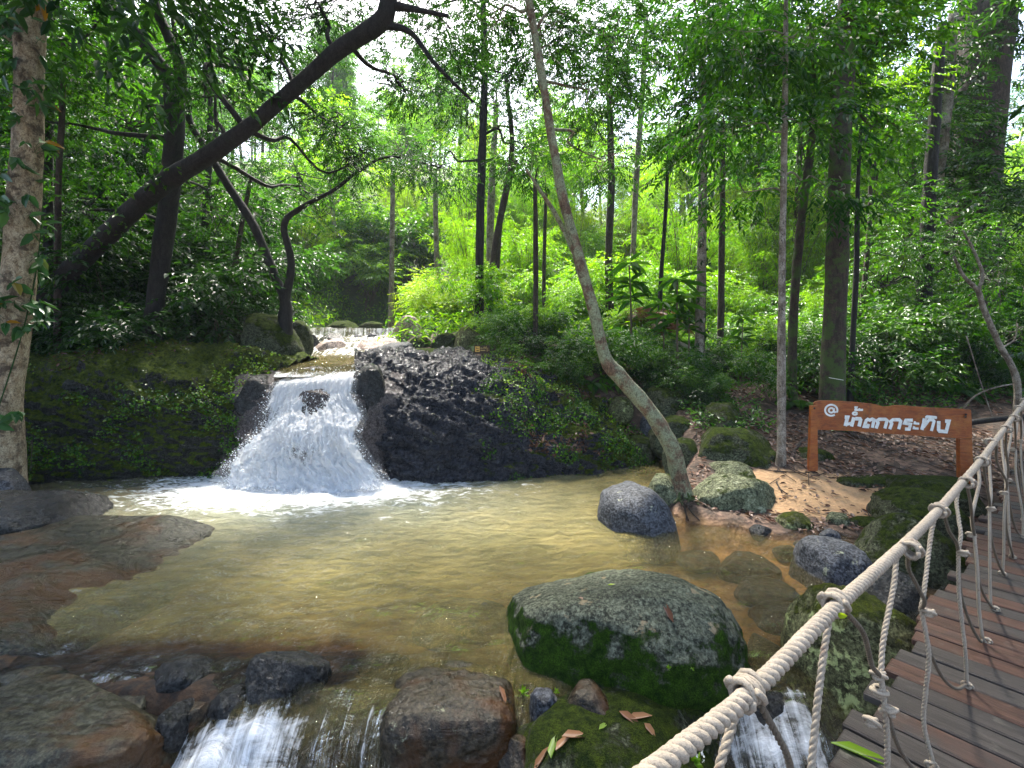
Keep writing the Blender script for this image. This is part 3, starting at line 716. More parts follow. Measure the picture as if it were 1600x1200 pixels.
rock((1235, 1300, 700, 740), 7.6, 'rock_moss', 'mossy stone by the left sign post at the big tree root', 157, ry=.35)
rock((372, 428, 588, 640), 8.35, 'rock_wet', 'dark wet shoulder of rock at the left lip of the main fall', 158, ry=.3, cat='rock')
rock((548, 606, 572, 640), 8.25, 'rock_wet', 'dark wet shoulder of rock at the right lip of the main fall', 159, ry=.3, cat='rock')
# upstream boulders
for i, (b_, d_, m_, l_) in enumerate([
        ((1120, 1210, 862, 900), 4.9, 'rock_slab', 'flat sunken stone in the orange shallows nearest the black stone'),
        ((1150, 1240, 905, 940), 4.4, 'rock_slab', 'flat sunken stone in the orange shallows left of the round shore boulder'),
        ((1180, 1290, 950, 990), 3.95, 'rock_slab', 'flat sunken stone in the orange shallows right of the big boulder'),
        ((1170, 1235, 1000, 1035), 3.5, 'rock_slab', 'rounded sunken amber stone just above the right cascade'),
        ((1060, 1120, 845, 872), 5.1, 'rock_slab', 'sunken brown stone below the smooth grey slab')]):
    rock(b_, d_, m_, l_, 260 + i, cat='rock', ry=.24, cuts=5, sink=.0).location.z = -.135
for i, (b_, d_, m_, l_) in enumerate([
        ((-20, 110, 1048, 1090), 3.1, 'rock_slab', 'low brown stone awash at the left edge above the corner boulder'),
        ((100, 190, 1040, 1075), 3.25, 'rock_wet', 'low black stone awash between slab and corner boulder'),
        ((190, 262, 1052, 1085), 3.15, 'rock_brown', 'small brown stone awash in the middle of the rapids'),
        ((318, 372, 1034, 1066), 3.25, 'rock_slab', 'small olive stone awash just left of the black angular rock'),
        ((255, 300, 1100, 1150), 2.85, 'rock_wet', 'dark stone at the right shoulder of the corner boulder'),
        ((540, 640, 1030, 1066), 3.3, 'rock_wet', 'dark stone under the smooth water right of the black angular rock'),
        ((655, 760, 1040, 1075), 3.2, 'rock_slab', 'brown submerged stone touching the square-shouldered boulder')]):
    rock(b_, d_, m_, l_, 240 + i, cat='rock', ry=.14, cuts=7)
UP = [((612, 712, 543, 566), 11.5, 'rock_moss', 'long flat-topped slab above the right outcrop, upstream'),
      ((562, 640, 528, 556), 12.5, 'rock_pale', 'pinkish pale boulder beside the upper rapids'),
      ((575, 652, 534, 562), 11.8, 'rock_grey', 'grey sloping boulder in front of the pinkish one'),
      ((636, 678, 526, 545), 12.6, 'rock_moss', 'dark rounded boulder behind the long flat slab'),
      ((672, 722, 522, 556), 12.4, 'rock_moss', 'dark boulder between the flat slab and the bright mossy rock'),
      ((708, 765, 512, 568), 12.0, 'rock_yellow', 'bright mossy upright boulder behind the little notice board'),
      ((612, 660, 494, 536), 14.2, 'rock_pale', 'big pale boulder at the right end of the weir'),
      ((478, 500, 524, 552), 12.5, 'rock_wet', 'dark rock at the left bank of the upper rapids'),
      ((494, 542, 532, 556), 12.3, 'rock_pale', 'wet pale rock parting the upper rapids'),
      ((500, 540, 520, 538), 13.6, 'rock_wet', 'grey rock just below the weir on the left'),
      ((548, 574, 551, 564), 11.6, 'rock_wet', 'small black rock in the run-out above the main fall'),
      ((502, 536, 551, 562), 11.8, 'rock_pale', 'small tan rock at the head of the main fall'),
      ((550, 566, 522, 534), 14.1, 'rock_grey', 'small rock under the curtain of the weir, first from the right outcrop'),
      ((574, 592, 520, 532), 14.1, 'rock_grey', 'small rock under the curtain of the weir farther right'),
      ((655, 705, 505, 530), 15.5, 'rock_grey', 'grey boulder half hidden in shrubs right of the weir'),
      ((378, 470, 492, 556), 10.4, 'rock_moss', 'big moss-covered boulder under the forked dark tree'),
      ((440, 486, 500, 548), 11.2, 'rock_moss', 'green mossy boulder next to the left bank of the upper rapids'),
      ((265, 320, 505, 548), 10.6, 'rock_moss', 'dark rounded mossy rock on top of the left outcrop'),
      ((322, 385, 512, 552), 10.5, 'rock_moss', 'dark leafy rock between the outcrop top and the forked tree'),
      ((510, 560, 500, 518), 16.5, 'rock_moss', 'rounded green rock above the weir crest'),
      ((562, 600, 503, 516), 16.5, 'rock_moss', 'low green rock above the weir crest on the right')]
for i, (b_, d_, m_, l_) in enumerate(UP): rock(b_, d_, m_, l_, 170 + i, ry=(b_[1] - b_[0]) / 2 / F * d_ * .9, sub=5, sink=.4)
# weir
wv, wf_ = box_vf((SCX(14.7), 14.78, 2.33), (3.3, .44, .82), bev=.04)
set_props(mk('weir', wv, wf_, M['ledge'], origin=(SCX(14.7), 14.7, 1.9), smooth=False), 'low straight weir across the upper stream with a thin curtain of water', 'weir')

# ---------------------------------------------------------------- rope footbridge
U = A([.77, .64, 0]); U /= np.linalg.norm(U); Nn = A([-U[1], U[0], 0]); DECK = EYE - 1.5
def B(t, n, z): return U * t + Nn * n + A([0, 0, z])
k = NT('plank_wood'); oi = k.n('ObjectInfo')
ax = k.n('TexCoord').outputs['Object']
mp = k.n('Mapping', {'Vector': ax, 'Scale': (1, 1, 1)}); mp.inputs['Rotation'].default_value = (0, 0, -math.atan2(U[1], U[0]))
ofs = k.n('VectorMath', operation='ADD'); k.set(ofs.inputs[0], mp.outputs[0]); k.set(ofs.inputs[1], k.n('CombineXYZ', {0: k.math('MULTIPLY', oi.outputs['Random'], 37.0), 1: k.math('MULTIPLY', oi.outputs['Random'], 19.0)}).outputs[0])
m2 = k.n('Mapping', {'Vector': ofs.outputs[0], 'Scale': (30, 1.6, 30)})
gr = k.noise(m2.outputs[0], 1.0, 7, .75, .8); bl = k.noise(ofs.outputs[0], 2.2, 5, .65)
cA = k.mix(k.ramp(gr, [(.3, 0.), (.7, 1.)]), (.014, .011, .010), (.065, .055, .048))
cB = k.mix(k.ramp(gr, [(.3, 0.), (.7, 1.)]), (.022, .010, .006), (.11, .054, .036))
f = k.math('ADD', k.math('MULTIPLY', oi.outputs['Random'], .9), k.math('MULTIPLY_ADD', bl, .9, -.45))
c = k.mix(k.ramp(f, [(.36, 0.), (.56, 1.)]), cA, cB)
c = k.mix(k.ramp(k.noise(ofs.outputs[0], 9, 5, .7), [(.60, 0.), (.72, .5)]), c, (.16, .15, .12))
b = k.n('BsdfPrincipled', {'Base Color': c, 'Roughness': .5, 'Specular IOR Level': .28, 'Normal': k.bump(gr, .012)})
M['plank'] = k.surf(b.outputs[0])
M['rope'] = None
def rope_mat(name, c1, c2):
    k = NT(name); v = k.co()
    c = k.mix(k.noise(v, 14, 5, .7), c1, c2)
    c = k.mix(k.ramp(k.noise(v, 220, 3, .8), [(.35, .6), (.5, 0.)]), c, [x * .4 for x in c1])
    c = k.mix(k.ramp(k.noise(v, 30, 4, .7), [(.62, 0.), (.7, .5)]), c, (.12, .05, .03))
    return k.surf(k.n('BsdfPrincipled', {'Base Color': c, 'Roughness': .9, 'Normal': k.bump(k.noise(v, 400, 3, .7), .002)}).outputs[0])
M['rope'] = rope_mat('weathered_rope', (.25, .205, .15), (.48, .41, .32))
M['rope_dark'] = rope_mat('dark_rope', (.09, .07, .05), (.19, .155, .11))
M['rust'] = simple_mat('dark_post_wood', (.03, .022, .02), .8, (20, .01))

def along_t(o0, t): pass
bridge = empty('footbridge', tuple(B(0, 0, DECK)), 'wooden plank footbridge with weathered grey and reddish boards at the lower right', 'footbridge')
t = -1.1; i = 0
rp = random.Random(5)
while t < 11.0:
    wdt = rp.uniform(.105, .135)
    if t > 6: wdt *= 1.15
    n1 = .59 + rp.uniform(-.05, .05) + (.0 if t > .8 else .0); n0 = -.95
    z = DECK - .018 + rp.uniform(-.004, .004)
    V, fs = box_vf((0, 0, 0), (wdt, n1 - n0, .036), bev=.006, axes=[U, Nn, (0, 0, 1)])
    dz = rp.uniform(-.012, .012)
    V = V + B(t + wdt / 2, (n1 + n0) / 2, z)
    if .95 < t < 1.35: V[:, 2] -= .0
    mk('plank', V, fs, M['plank'], bridge, smooth=False)
    t += wdt + rp.uniform(.008, .016); i += 1
for nn in (.42, -.75):
    V, fs = box_vf((0, 0, 0), (12.2, .12, .14), bev=.01, axes=[U, Nn, (0, 0, 1)])
    mk('beam', V + B(4.95, nn, DECK - .036 - .075), fs, M['rust'], bridge, smooth=False)

RN = .37
railz = lambda t: EYE - np.interp(t, [-1.5, .5, .83, 1.28, 1.88, 2.45, 3.5, 6.2, 11.3], [.52, .55, .585, .585, .61, .615, .59, .46, .13])
def twist(path, r, strands=3, pitch=.09, seg=6, n=None):
    path = np.asarray(path); L = np.sum(np.linalg.norm(np.diff(path, axis=0), axis=1))
    n = n or int(max(12, L / pitch * 10)); pth = catmull(path, n)
    s = np.concatenate([[0], np.cumsum(np.linalg.norm(np.diff(pth, axis=0), axis=1))])
    T, U_, W_ = frames(pth); out = []
    for kx in range(strands):
        a = 2 * np.pi * (s / pitch + kx / strands)
        c = pth + (np.cos(a)[:, None] * U_ + np.sin(a)[:, None] * W_) * r * .52
        out.append(tube_vf(c, r * .56 * (1 + .10 * fbm(np.stack([s * 30, s * 0 + kx * 9, s * 0], -1), 3)), n=n, seg=seg))
    return out
def coil(c, axis_, r, turns, width, rr, seed=0):
    """a knot: rope wound `turns` times round an axis, with a crossing turn"""
    rg = random.Random(seed); axis_ = A(axis_) / np.linalg.norm(axis_)
    u = np.cross(axis_, [.2, .3, .9]); u /= np.linalg.norm(u); w_ = np.cross(axis_, u)
    th = np.linspace(0, 2 * np.pi * turns, int(turns * 12)); off = np.linspace(-width / 2, width / 2, len(th))
    p1 = A(c) + (np.cos(th)[:, None] * u + np.sin(th)[:, None] * w_) * (r + .12 * r * np.sin(th * 1.7)[:, None]) + off[:, None] * axis_
    th = np.linspace(-.5, 4.2, 16)
    p2 = A(c) + (np.cos(th)[:, None] * u + np.sin(th)[:, None] * w_) * (r + rr * 1.1) + (np.sin(th * 1.1) * width * .5)[:, None] * axis_
    return [tube_vf(p1, rr, n=len(p1), seg=6), tube_vf(p2, rr, n=24, seg=6)]

rail = empty('rope_railing', tuple(B(0, RN, DECK)), 'knotted white rope railing with a thick twisted handrail along the footbridge', 'rope railing')
mb = MB()
hp = [B(t_, RN, float(railz(t_))) for t_ in np.linspace(-1.5, 11.3, 34)]
for V, fs in twist(hp, .0148, 3, .062, 7, n=2000): mb.add(V, *fs)
mb.obj('handrail_rope', M['rope'], rail)
tops = [.29 + .0, .83, 1.28, 1.88, 2.45] + [2.45 + .55 * j for j in range(1, 16)]
tops = [-.35] + tops
rk = random.Random(3)
def net_rope(a, b_, r, mat, sag=(0, 0, 0), nm='net_rope'):
    a = A(a); b_ = A(b_); m_ = (a + b_) / 2 + A(sag); jit = A([rk.uniform(-.012, .012) for _ in range(3)])
    q1 = a * .75 + m_ * .25; path = [a, (a + m_) / 2 + A(sag) * .25 + jit, m_, (b_ + m_) / 2 + A(sag) * .25 - jit, b_]
    mbb = MB()
    near = np.linalg.norm(m_[:2]) < 3.2
    if near:
        for V, fs in twist(path, r, 3, .045, 5): mbb.add(V, *fs)
    else:
        V, fs = tube_vf(path, r, n=16, seg=6); mbb.add(V, *fs)
    mbb.obj(nm, M[mat], rail)
def knot(c, ax_, r, w_, rr, mat='rope', turns=4, blob=1):
    mbb = MB()
    for j in range(blob):
        cc = A(c) + A([rk.uniform(-.02, .02), rk.uniform(-.02, .02), -j * .045])
        axj = A(ax_) + A([rk.uniform(-.4, .4) for _ in range(3)]) * (j > 0)
        for V, fs in coil(cc, axj, r, turns, w_, rr, rk.random()): mbb.add(V, *fs)
    mbb.obj('knot', M[mat], rail)
mids = []; bots = []
for j, tt in enumerate(tops):
    knot(B(tt, RN, float(railz(tt))), U, .0200, .046, .0062, turns=4)
    nxt = tops[j + 1] if j + 1 < len(tops) else tt + .55
    tm = tt + (nxt - tt) * (.55 + rk.uniform(-.08, .08)); mids.append((tm, EYE - .90 + rk.uniform(-.05, .05) + .12 * (tm > 5)))
    bots.append(tm + .05 + rk.uniform(-.05, .08))
for j in range(len(tops)):
    tt = tops[j]; tm, zm = mids[j]; pm = B(tm, RN + rk.uniform(-.03, .02), zm)
    net_rope(B(tt + .02, RN - .01, float(railz(tt)) - .02), pm, .0065, 'rope_dark', sag=U * .03 + A([0, 0, -.02]))
    if j + 1 < len(tops): net_rope(B(tops[j + 1] - .02, RN + .01, float(railz(tops[j + 1])) - .02), pm, .0074, 'rope', sag=-U * .01)
    knot(pm, (0, 0, 1), .011, .02, .0058, turns=2.5, blob=4 if j == 3 else 1)
    pb = B(bots[j], RN - .02 + rk.uniform(-.02, .02), DECK + .012)
    net_rope(pm, pb, .0074, 'rope', sag=-U * .02)
    if j + 1 < len(tops):
        pb2 = B(bots[j + 1], RN - .02, DECK + .012)
        net_rope(pm, pb2, .0065, 'rope_dark', sag=A([0, 0, -.09]) + U * -.05)
    knot(pb, U, .010, .018, .006, turns=2)
for (n_, lab) in ((.42, 'dark square post at the far end of the rope railing'),):
    V, fs = tube_vf([B(11.2, n_, DECK - .8), B(11.2, n_, DECK + 1.5)], .11, n=8, seg=10, rough=.05)
    V2, fs2 = box_vf(B(11.2, n_, DECK + 1.15), (.24, .24, .7), bev=.015, axes=[U, Nn, (0, 0, 1)])
    mbb = MB(); mbb.add(V, *fs); mbb.add(V2, *fs2)
    set_props(mbb.obj('bridge_post', M['rust'], origin=B(11.2, n_, DECK - .8)), lab, 'post')

# ---------------------------------------------------------------- wooden name sign
PL = P(1273, 730, 7.0); PR = P(1509, 752, 6.55)
PL[2] = hz(PL[0], PL[1]); PR[2] = hz(PR[0], PR[1])
eu = PR - PL; eu[2] = 0; eu /= np.linalg.norm(eu); en = np.cross(eu, [0, 0, 1]); 
if en[1] > 0: en = -en                      # towards the viewer
def onsign(px, py, off=0.0):
    """point of the sign plane seen at that place of the photograph"""
    d0 = A([(px - 800) / F, 1, -(py - HZ) / F]); o = A([0, 0, EYE]); p0 = PL + en * off
    tt = np.dot(p0 - o, en) / np.dot(d0, en); return o + d0 * tt
k = NT('stained_sign_wood'); v = k.co((1, 1, 6))
g1 = k.noise(v, 7, 7, .75, .6)
c = k.mix(k.ramp(g1, [(.3, 0.), (.7, 1.)]), (.14, .026, .004), (.38, .10, .013))
c = k.mix(k.ramp(k.noise(k.co(), 6, 5, .7), [(.45, 0.), (.7, .7)]), c, (.42, .16, .03))
c = k.mix(k.ramp(k.noise(k.co((1, 1, .6)), 3.2, 8, .75, .8), [(.52, 0.), (.64, .65)]), c, (.07, .03, .012))
M['sign_wood'] = k.surf(k.n('BsdfPrincipled', {'Base Color': c, 'Roughness': .45, 'Normal': k.bump(g1, .006)}).outputs[0])
k = NT('white_sign_paint'); v = k.co(); c = k.mix(k.ramp(k.noise(v, 14, 7, .75), [(.42, 0.), (.72, .55)]), (.84, .85, .80), (.40, .30, .20))
M['sign_paint'] = k.surf(k.n('BsdfPrincipled', {'Base Color': c, 'Roughness': .6}).outputs[0])
sign = empty('name_sign', tuple(PL), 'brown wooden sign with white Thai lettering on two posts beside the path', 'sign')
def prism(poly, thick, n):
    poly = A(poly); m_ = len(poly); V = np.vstack([poly, poly - n * thick])
    sides = A([[i, (i + 1) % m_, (i + 1) % m_ + m_, i + m_] for i in range(m_)])
    return V, [sides[:, ::-1], A([list(range(m_))]), A([list(range(2 * m_ - 1, m_ - 1, -1))])]
cr = lambda x, y: (1260 + x / 5.714, 610 + y / 5.714)
outl = [(72, 112), (85, 98), (130, 90), (200, 92), (330, 97), (480, 108), (580, 118), (640, 130), (690, 145), (740, 143), (800, 133), (870, 134), (960, 143), (1080, 152), (1250, 160), (1400, 166), (1470, 172),
        (1476, 260), (1480, 432), (1370, 428), (1120, 412), (700, 385), (400, 362), (100, 350), (80, 345), (72, 200)]
bw = [onsign(*cr(*q)) for q in outl]
V, fs = prism(bw, .045, en); mk('board', V, fs, M['sign_wood'], sign, smooth=False)
def post(pts, off, nm='post'):
    pw = [onsign(*cr(*q), off) for q in pts]
    V, fs = prism(pw, .09, en); mk(nm, V, fs, M['sign_wood'], sign, smooth=False)
post([(45, 140), (98, 136), (104, 690), (100, 720), (24, 720), (24, 690)], .02)
post([(1372, 434), (1480, 437), (1492, 780), (1490, 900), (1382, 900), (1378, 780)], -.004)
for q in ((1425, 215), (1420, 235), (72, 160)):
    V, fs = tube_vf([onsign(*cr(*q), -.01), onsign(*cr(*q), .03)], .014, n=3, seg=10); mk('bolt', V, fs, M['rust'], sign)
def stroke_vf(pts, wpx, off=.004, th=.012, closed=False):
    pts = A(pts, float) if not isinstance(pts, np.ndarray) else pts
    n_ = len(pts); L = []; R = []
    for i in range(n_):
        if closed: a = pts[i - 1]; b_ = pts[(i + 1) % n_]
        else: a = pts[max(i - 1, 0)]; b_ = pts[min(i + 1, n_ - 1)]
        if closed or 0 < i < n_ - 1:
            d1 = (pts[i] - a) / (np.linalg.norm(pts[i] - a) + 1e-9); d2 = (b_ - pts[i]) / (np.linalg.norm(b_ - pts[i]) + 1e-9)
            tn = d1 + d2; tn /= np.linalg.norm(tn) + 1e-9; nn = A([-tn[1], tn[0]]); m_ = wpx / 2 / max(.55, np.dot(nn, A([-d1[1], d1[0]])))
        else:
            tn = (b_ - a) / (np.linalg.norm(b_ - a) + 1e-9); nn = A([-tn[1], tn[0]]); m_ = wpx / 2
        L.append(pts[i] + nn * m_); R.append(pts[i] - nn * m_)
    rows = []
    for q1, q2 in zip(L, R):
        rows.append([onsign(*cr(*q1), off + th), onsign(*cr(*q2), off + th), onsign(*cr(*q2), off - .002), onsign(*cr(*q1), off - .002)])
    V = A(rows).reshape(-1, 3); nr = n_
    if closed: V = np.vstack([V, V[:4]]); nr += 1
    q = []
    for i in range(nr - 1):
        for j in range(4): q.append([i * 4 + j, i * 4 + (j + 1) % 4, (i + 1) * 4 + (j + 1) % 4, (i + 1) * 4 + j])
    caps = [] if closed else [[3, 2, 1, 0], [(nr - 1) * 4 + j for j in range(4)]]
    return V, [A(q + caps)]
def arc(cx_, cy_, rx, ry, a0, a1, n_=22): 
    a = np.radians(np.linspace(a0, a1, n_)); return np.stack([cx_ + rx * np.cos(a), cy_ + ry * np.sin(a)], -1)
W0 = 25
glyphs = [
    [(arc(222, 177, 55, 49, -305, 25 - 0), 13), (arc(222, 178, 22, 20, 0, 360), 13), (A([(248, 158), (246, 185), (252, 196), (266, 190)]), 12)],                    # @
    [(A([(342, 238), (368, 240), (347, 318)]), W0), (A([(350, 306), (408, 290)]), 20), (A([(424, 240), (402, 322)]), W0)],                               # no nu
    [(arc(433, 206, 19, 11, 0, 360), 13), (A([(436, 252), (478, 254), (484, 264), (470, 322)]), W0)],                                                  # sara am
    [(A([(428, 150), (448, 152), (440, 172)]), 15), (A([(428, 174), (506, 174)]), 15), (A([(470, 160), (476, 176)]), 14)],                              # mai tho
    [(A([(556, 300), (548, 324), (516, 322), (534, 268), (548, 258), (566, 266), (588, 256), (604, 264), (588, 334)]), 22)],                            # to tao
    [(A([(622, 340), (640, 290), (630, 272), (650, 258), (706, 258), (720, 270), (700, 340)]), 23)],                                                     # ko kai
    [(A([(744, 346), (762, 296), (752, 278), (772, 262), (828, 262), (842, 276), (824, 346)]), 23)],                                                     # ko kai
    [(A([(950, 266), (888, 266), (876, 292), (930, 302), (918, 346), (880, 344)]), 22)],                                                                # ro ruea
    [(A([(970, 276), (966, 294), (1008, 298)]), 15), (A([(962, 320), (958, 338), (1002, 342)]), 15)],                                                    # sara a
    [(A([(1036, 262), (1056, 266), (1030, 352)]), W0), (A([(1044, 330), (1096, 262), (1130, 264), (1140, 276), (1116, 362)]), 21)],                       # tho thahan
    [(A([(1060, 240), (1166, 244)]), 17), (A([(1062, 240), (1078, 228), (1160, 236)]), 10)],                                                             # sara i
    [(A([(1182, 274), (1180, 350), (1190, 364), (1248, 368), (1272, 276), (1238, 274)]), 25)],                                                            # ngo ngu
]
for gi, g in enumerate(glyphs):
    mbb = MB()
    for qi, (pts, wd) in enumerate(g):
        V, fs = stroke_vf(pts, wd * 1.28, off=.003 + .0007 * qi); mbb.add(V, *fs)
    mbb.obj('letter', M['sign_paint'], sign, smooth=False)

# little notice board upstream
nb = P(754, 562, 10.4)
M['board_dark'] = simple_mat('dark_board', (.05, .028, .012), .7)
M['board_yellow'] = simple_mat('yellow_paint', (.75, .42, .08), .6)
M['letter_pale'] = simple_mat('faded_lettering', (.45, .30, .10), .7)
notice = empty('notice_board', tuple(nb), 'tiny dark notice board with a yellow pictogram square on a stake upstream', 'sign')
sc_n = 10.4 / F / 26.7
def nbx(x, y, dy=0.0): return A([nb[0] + (x - 890) * sc_n, nb[1] - dy, nb[2] + (840 - y) * sc_n])
def nrect(x0, y0, x1, y1, dy, th, nm, mat):
    a = nbx(x0, y1, dy); b_ = nbx(x1, y0, dy); V, fs = box_vf((a + b_) / 2, (abs(b_[0] - a[0]), th, abs(b_[2] - a[2])))
    return mk(nm, V, fs, M[mat], notice, smooth=False)
V, fs = tube_vf([nbx(890, 1000), nbx(890, 560)], .016, n=6, seg=8); mk('stake', V, fs, M['bark_brown'], notice)
nrect(550, 245, 1195, 585, .03, .03, 'board', 'board_dark')
nrect(585, 285, 780, 515, .05, .008, 'pictogram', 'board_yellow')
mbb = MB()
for (x0, y0, x1, y1) in ((620, 330, 650, 370), (640, 360, 690, 385), (690, 375, 745, 392), (640, 440, 745, 475)):
    a = nbx(x0, y1, .056); b_ = nbx(x1, y0, .056); V, fs = box_vf((a + b_) / 2, (b_[0] - a[0], .004, b_[2] - a[2])); mbb.add(V, *fs)
mbb.obj('pictogram_mark', M['board_dark'], notice, smooth=False)
mbb = MB()
for j, (x0, y0, x1, y1) in enumerate(((815, 330, 850, 400), (862, 350, 925, 372), (940, 300, 962, 385), (975, 300, 995, 380), (1010, 310, 1030, 390), (1042, 270, 1062, 380), (1075, 350, 1140, 372), (810, 430, 1010, 470), (1070, 390, 1100, 500), (1120, 430, 1180, 450))):
    a = nbx(x0, y1, .05); b_ = nbx(x1, y0, .05); V, fs = box_vf((a + b_) / 2, (b_[0] - a[0], .006, b_[2] - a[2])); mbb.add(V, *fs)
mbb.obj('lettering', M['letter_pale'], notice, smooth=False)
# ---------------------------------------------------------------- foliage tools
def unit(v): return v / (np.linalg.norm(v, axis=-1, keepdims=True) + 1e-9)

def leaves_vf(O, D, N, L, W, fold=.18, bend=.15):
    D = unit(D); N = unit(N - D * np.sum(N * D, -1, keepdims=True)); S = np.cross(D, N)
    L = L[:, None]; W = W[:, None]
    t = O + D * L - N * L * bend
    l1 = O + D * L * .28 + S * W * .5 + N * W * fold; r1 = O + D * L * .28 - S * W * .5 + N * W * fold
    l2 = O + D * L * .68 + S * W * .40 + N * (W * fold - L * bend * .4); r2 = O + D * L * .68 - S * W * .40 + N * (W * fold - L * bend * .4)
    V = np.stack([O, l1, l2, t, r2, r1], 1).reshape(-1, 3)
    i = (np.arange(len(O)) * 6)[:, None]
    q = np.concatenate([i + A([[0, 5, 4, 3]]), i + A([[0, 3, 2, 1]])], 1).reshape(-1, 4)
    return V, q

def rand_in_ell(n, r, rg, shell=.5):
    v = unit(rg.normal(size=(n, 3))); u = rg.uniform(shell, 1, n) ** .6
    return v * u[:, None] * A(r)

def blob_leaves(c, r, n, L, rg, clumps=None, droop=.35, aspect=.36, per=10, twig=None, up=.0, flat=.6):
    """leaf sprays gathered in clumps through an ellipsoid"""
    ns = max(4, n // per); nc = clumps or max(3, ns // 9)
    rm = float(np.mean(r)); twig = twig or L * 3.2
    cc = rand_in_ell(nc, r, rg, .15); cv = np.clip(rg.normal(.5, .16, nc), 0, 1)
    ci = rg.integers(0, nc, ns); cr_ = rm * rg.uniform(.16, .34, nc)
    off = rg.normal(size=(ns, 3)) * cr_[ci][:, None] * A([1, 1, flat])
    base = cc[ci] + off + A(c)
    out = unit(off * .8 + cc[ci] / A(r) * rm * .3 + rg.normal(size=(ns, 3)) * rm * .12); out[:, 2] = out[:, 2] * .5 - droop * .5 + up
    out = unit(out)
    k_ = np.arange(per); f = (k_ + .6) / per
    O = base[:, None] + out[:, None] * (twig * f)[None, :, None] - A([0, 0, 1]) * (twig * droop * .5 * f ** 2)[None, :, None]
    side = unit(np.cross(out, A([0, 0, 1]) + rg.normal(size=(ns, 3)) * .25))
    sg = np.where(k_ % 2 == 0, 1, -1)[None, :, None]
    D = out[:, None] * .75 + side[:, None] * sg * .85 + rg.normal(size=(ns, per, 3)) * .22; D[..., 2] -= droop
    Nn_ = A([0, 0, 1]) + rg.normal(size=(ns, per, 3)) * .38
    m = ns * per
    Ls = L * rg.uniform(.65, 1.2, m)
    var = np.clip(np.repeat(cv[ci], per) + rg.normal(0, .15, m), 0, 1)
    V, q = leaves_vf(O.reshape(-1, 3), D.reshape(-1, 3), Nn_.reshape(-1, 3), Ls, Ls * aspect)
    return V, q, np.repeat(var, 2), cc + A(c)

def blob_crown(blobs, L, seed, **kw):
    """blobs: list of (centre, radii, nleaves)"""
    rg = np.random.default_rng(seed); mb = MB(); cl = []
    for c, r, n in blobs:
        V, q, va, cc = blob_leaves(A(c), A(r), n, L, rg, **kw); mb.add(V, q, var=va); cl.append(cc)
    return mb, cl

def limb_vf(a, b_, r0, r1, rg, n=5, wob=.08, sagz=0.0):
    a = A(a); b_ = A(b_); L = np.linalg.norm(b_ - a); t = np.linspace(0, 1, n)[:, None]
    p = a + (b_ - a) * t; p[1:-1] += rg.normal(size=(n - 2, 3)) * L * wob; p[:, 2] += (sagz * L * np.sin(np.pi * t[:, 0]))
    return tube_vf(p, np.linspace(r0, r1, n), n=n * 3, seg=6)

TREES = []
def tree(name, label, cat, stems, bark, blobs=(), leaf='leaf_mid', L=.09, seed=1, seg=14, rough=.16, group=None, limbs=True, buttress=0, ground=True, origin=None, extra=None, **kw):
    """stems: lists of (px,py,d,width px); blobs: (px,py,d,rx px,ry px,n leaves[,depth m])"""
    rg = np.random.default_rng(seed); mb = MB(); paths = []
    for s in stems:
        p = A([P(a, b_, d) for a, b_, d, w_ in s]); r = A([w_ / 2 / F * d for a, b_, d, w_ in s]); paths.append((p, r))
    base = paths[0][0][0].copy()
    if ground:
        g = hz(base[0], base[1]); p, r = paths[0]
        if g < p[0][2]: paths[0] = (np.vstack([[p[0][0], p[0][1], g - .15], p]), np.concatenate([[r[0] * 1.15], r]))
        base[2] = min(g, base[2])
    fl = None
    if buttress:
        fl = lambda t, a: buttress * np.exp(-t * 16) * (.6 + .6 * np.abs(np.cos(a * 2.5 + 1)) ** 3)
    for i, (p, r) in enumerate(paths):
        V, fs = tube_vf(p, r, n=max(len(p) * 10, 24), seg=seg if i == 0 else max(8, seg - 4), rough=rough, flute=fl if i == 0 else None); mb.add(V, *fs)
    wb = []
    for b in blobs:
        px, py, d, rx, ry, n = b[:6]; dep = b[6] if len(b) > 6 else rx / F * d * .8
        wb.append((P(px, py, d), A([rx / F * d, dep, ry / F * d]), n))
    root = empty(name, tuple(base if origin is None else origin), label, cat, group)
    cm = None
    if wb:
        cm, cl = blob_crown(wb, L, seed + 5, **kw)
        if limbs:
            allp = np.vstack([p for p, r in paths]); allr = np.concatenate([r for p, r in paths])
            dense = []; dr_ = []
            for p, r in paths:
                m_ = catmull(np.hstack([p, r[:, None]]), 40); dense.append(m_[8:, :3]); dr_.append(m_[8:, 3])
            dense = np.vstack(dense); dr_ = np.concatenate(dr_)
            for (c, r, n), cc in zip(wb, cl):
                w_ = np.linalg.norm(dense - c, axis=1) + np.maximum(0, dense[:, 2] - c[2]) * 1.5; j = int(np.argmin(w_))
                if w_[j] > 9: continue
                r0 = min(dr_[j] * .42, .035 + .006 * w_[j])
                V, fs = limb_vf(dense[j], c, r0, r0 * .35, rg, 5, .07, .05); mb.add(V, *fs)
                for q in cc[:: max(1, len(cc) // 9)]:
                    V, fs = limb_vf(A(c) + rg.normal(size=3) * .1, q, r0 * .35, .004, rg, 4, .08); mb.add(V, *fs)
    tr_o = mb.obj('trunk', M[bark], root)
    if cm: cm.obj('crown', M[leaf], root, smooth=False)
    if extra: extra(root, paths)
    TREES.append(root); return root

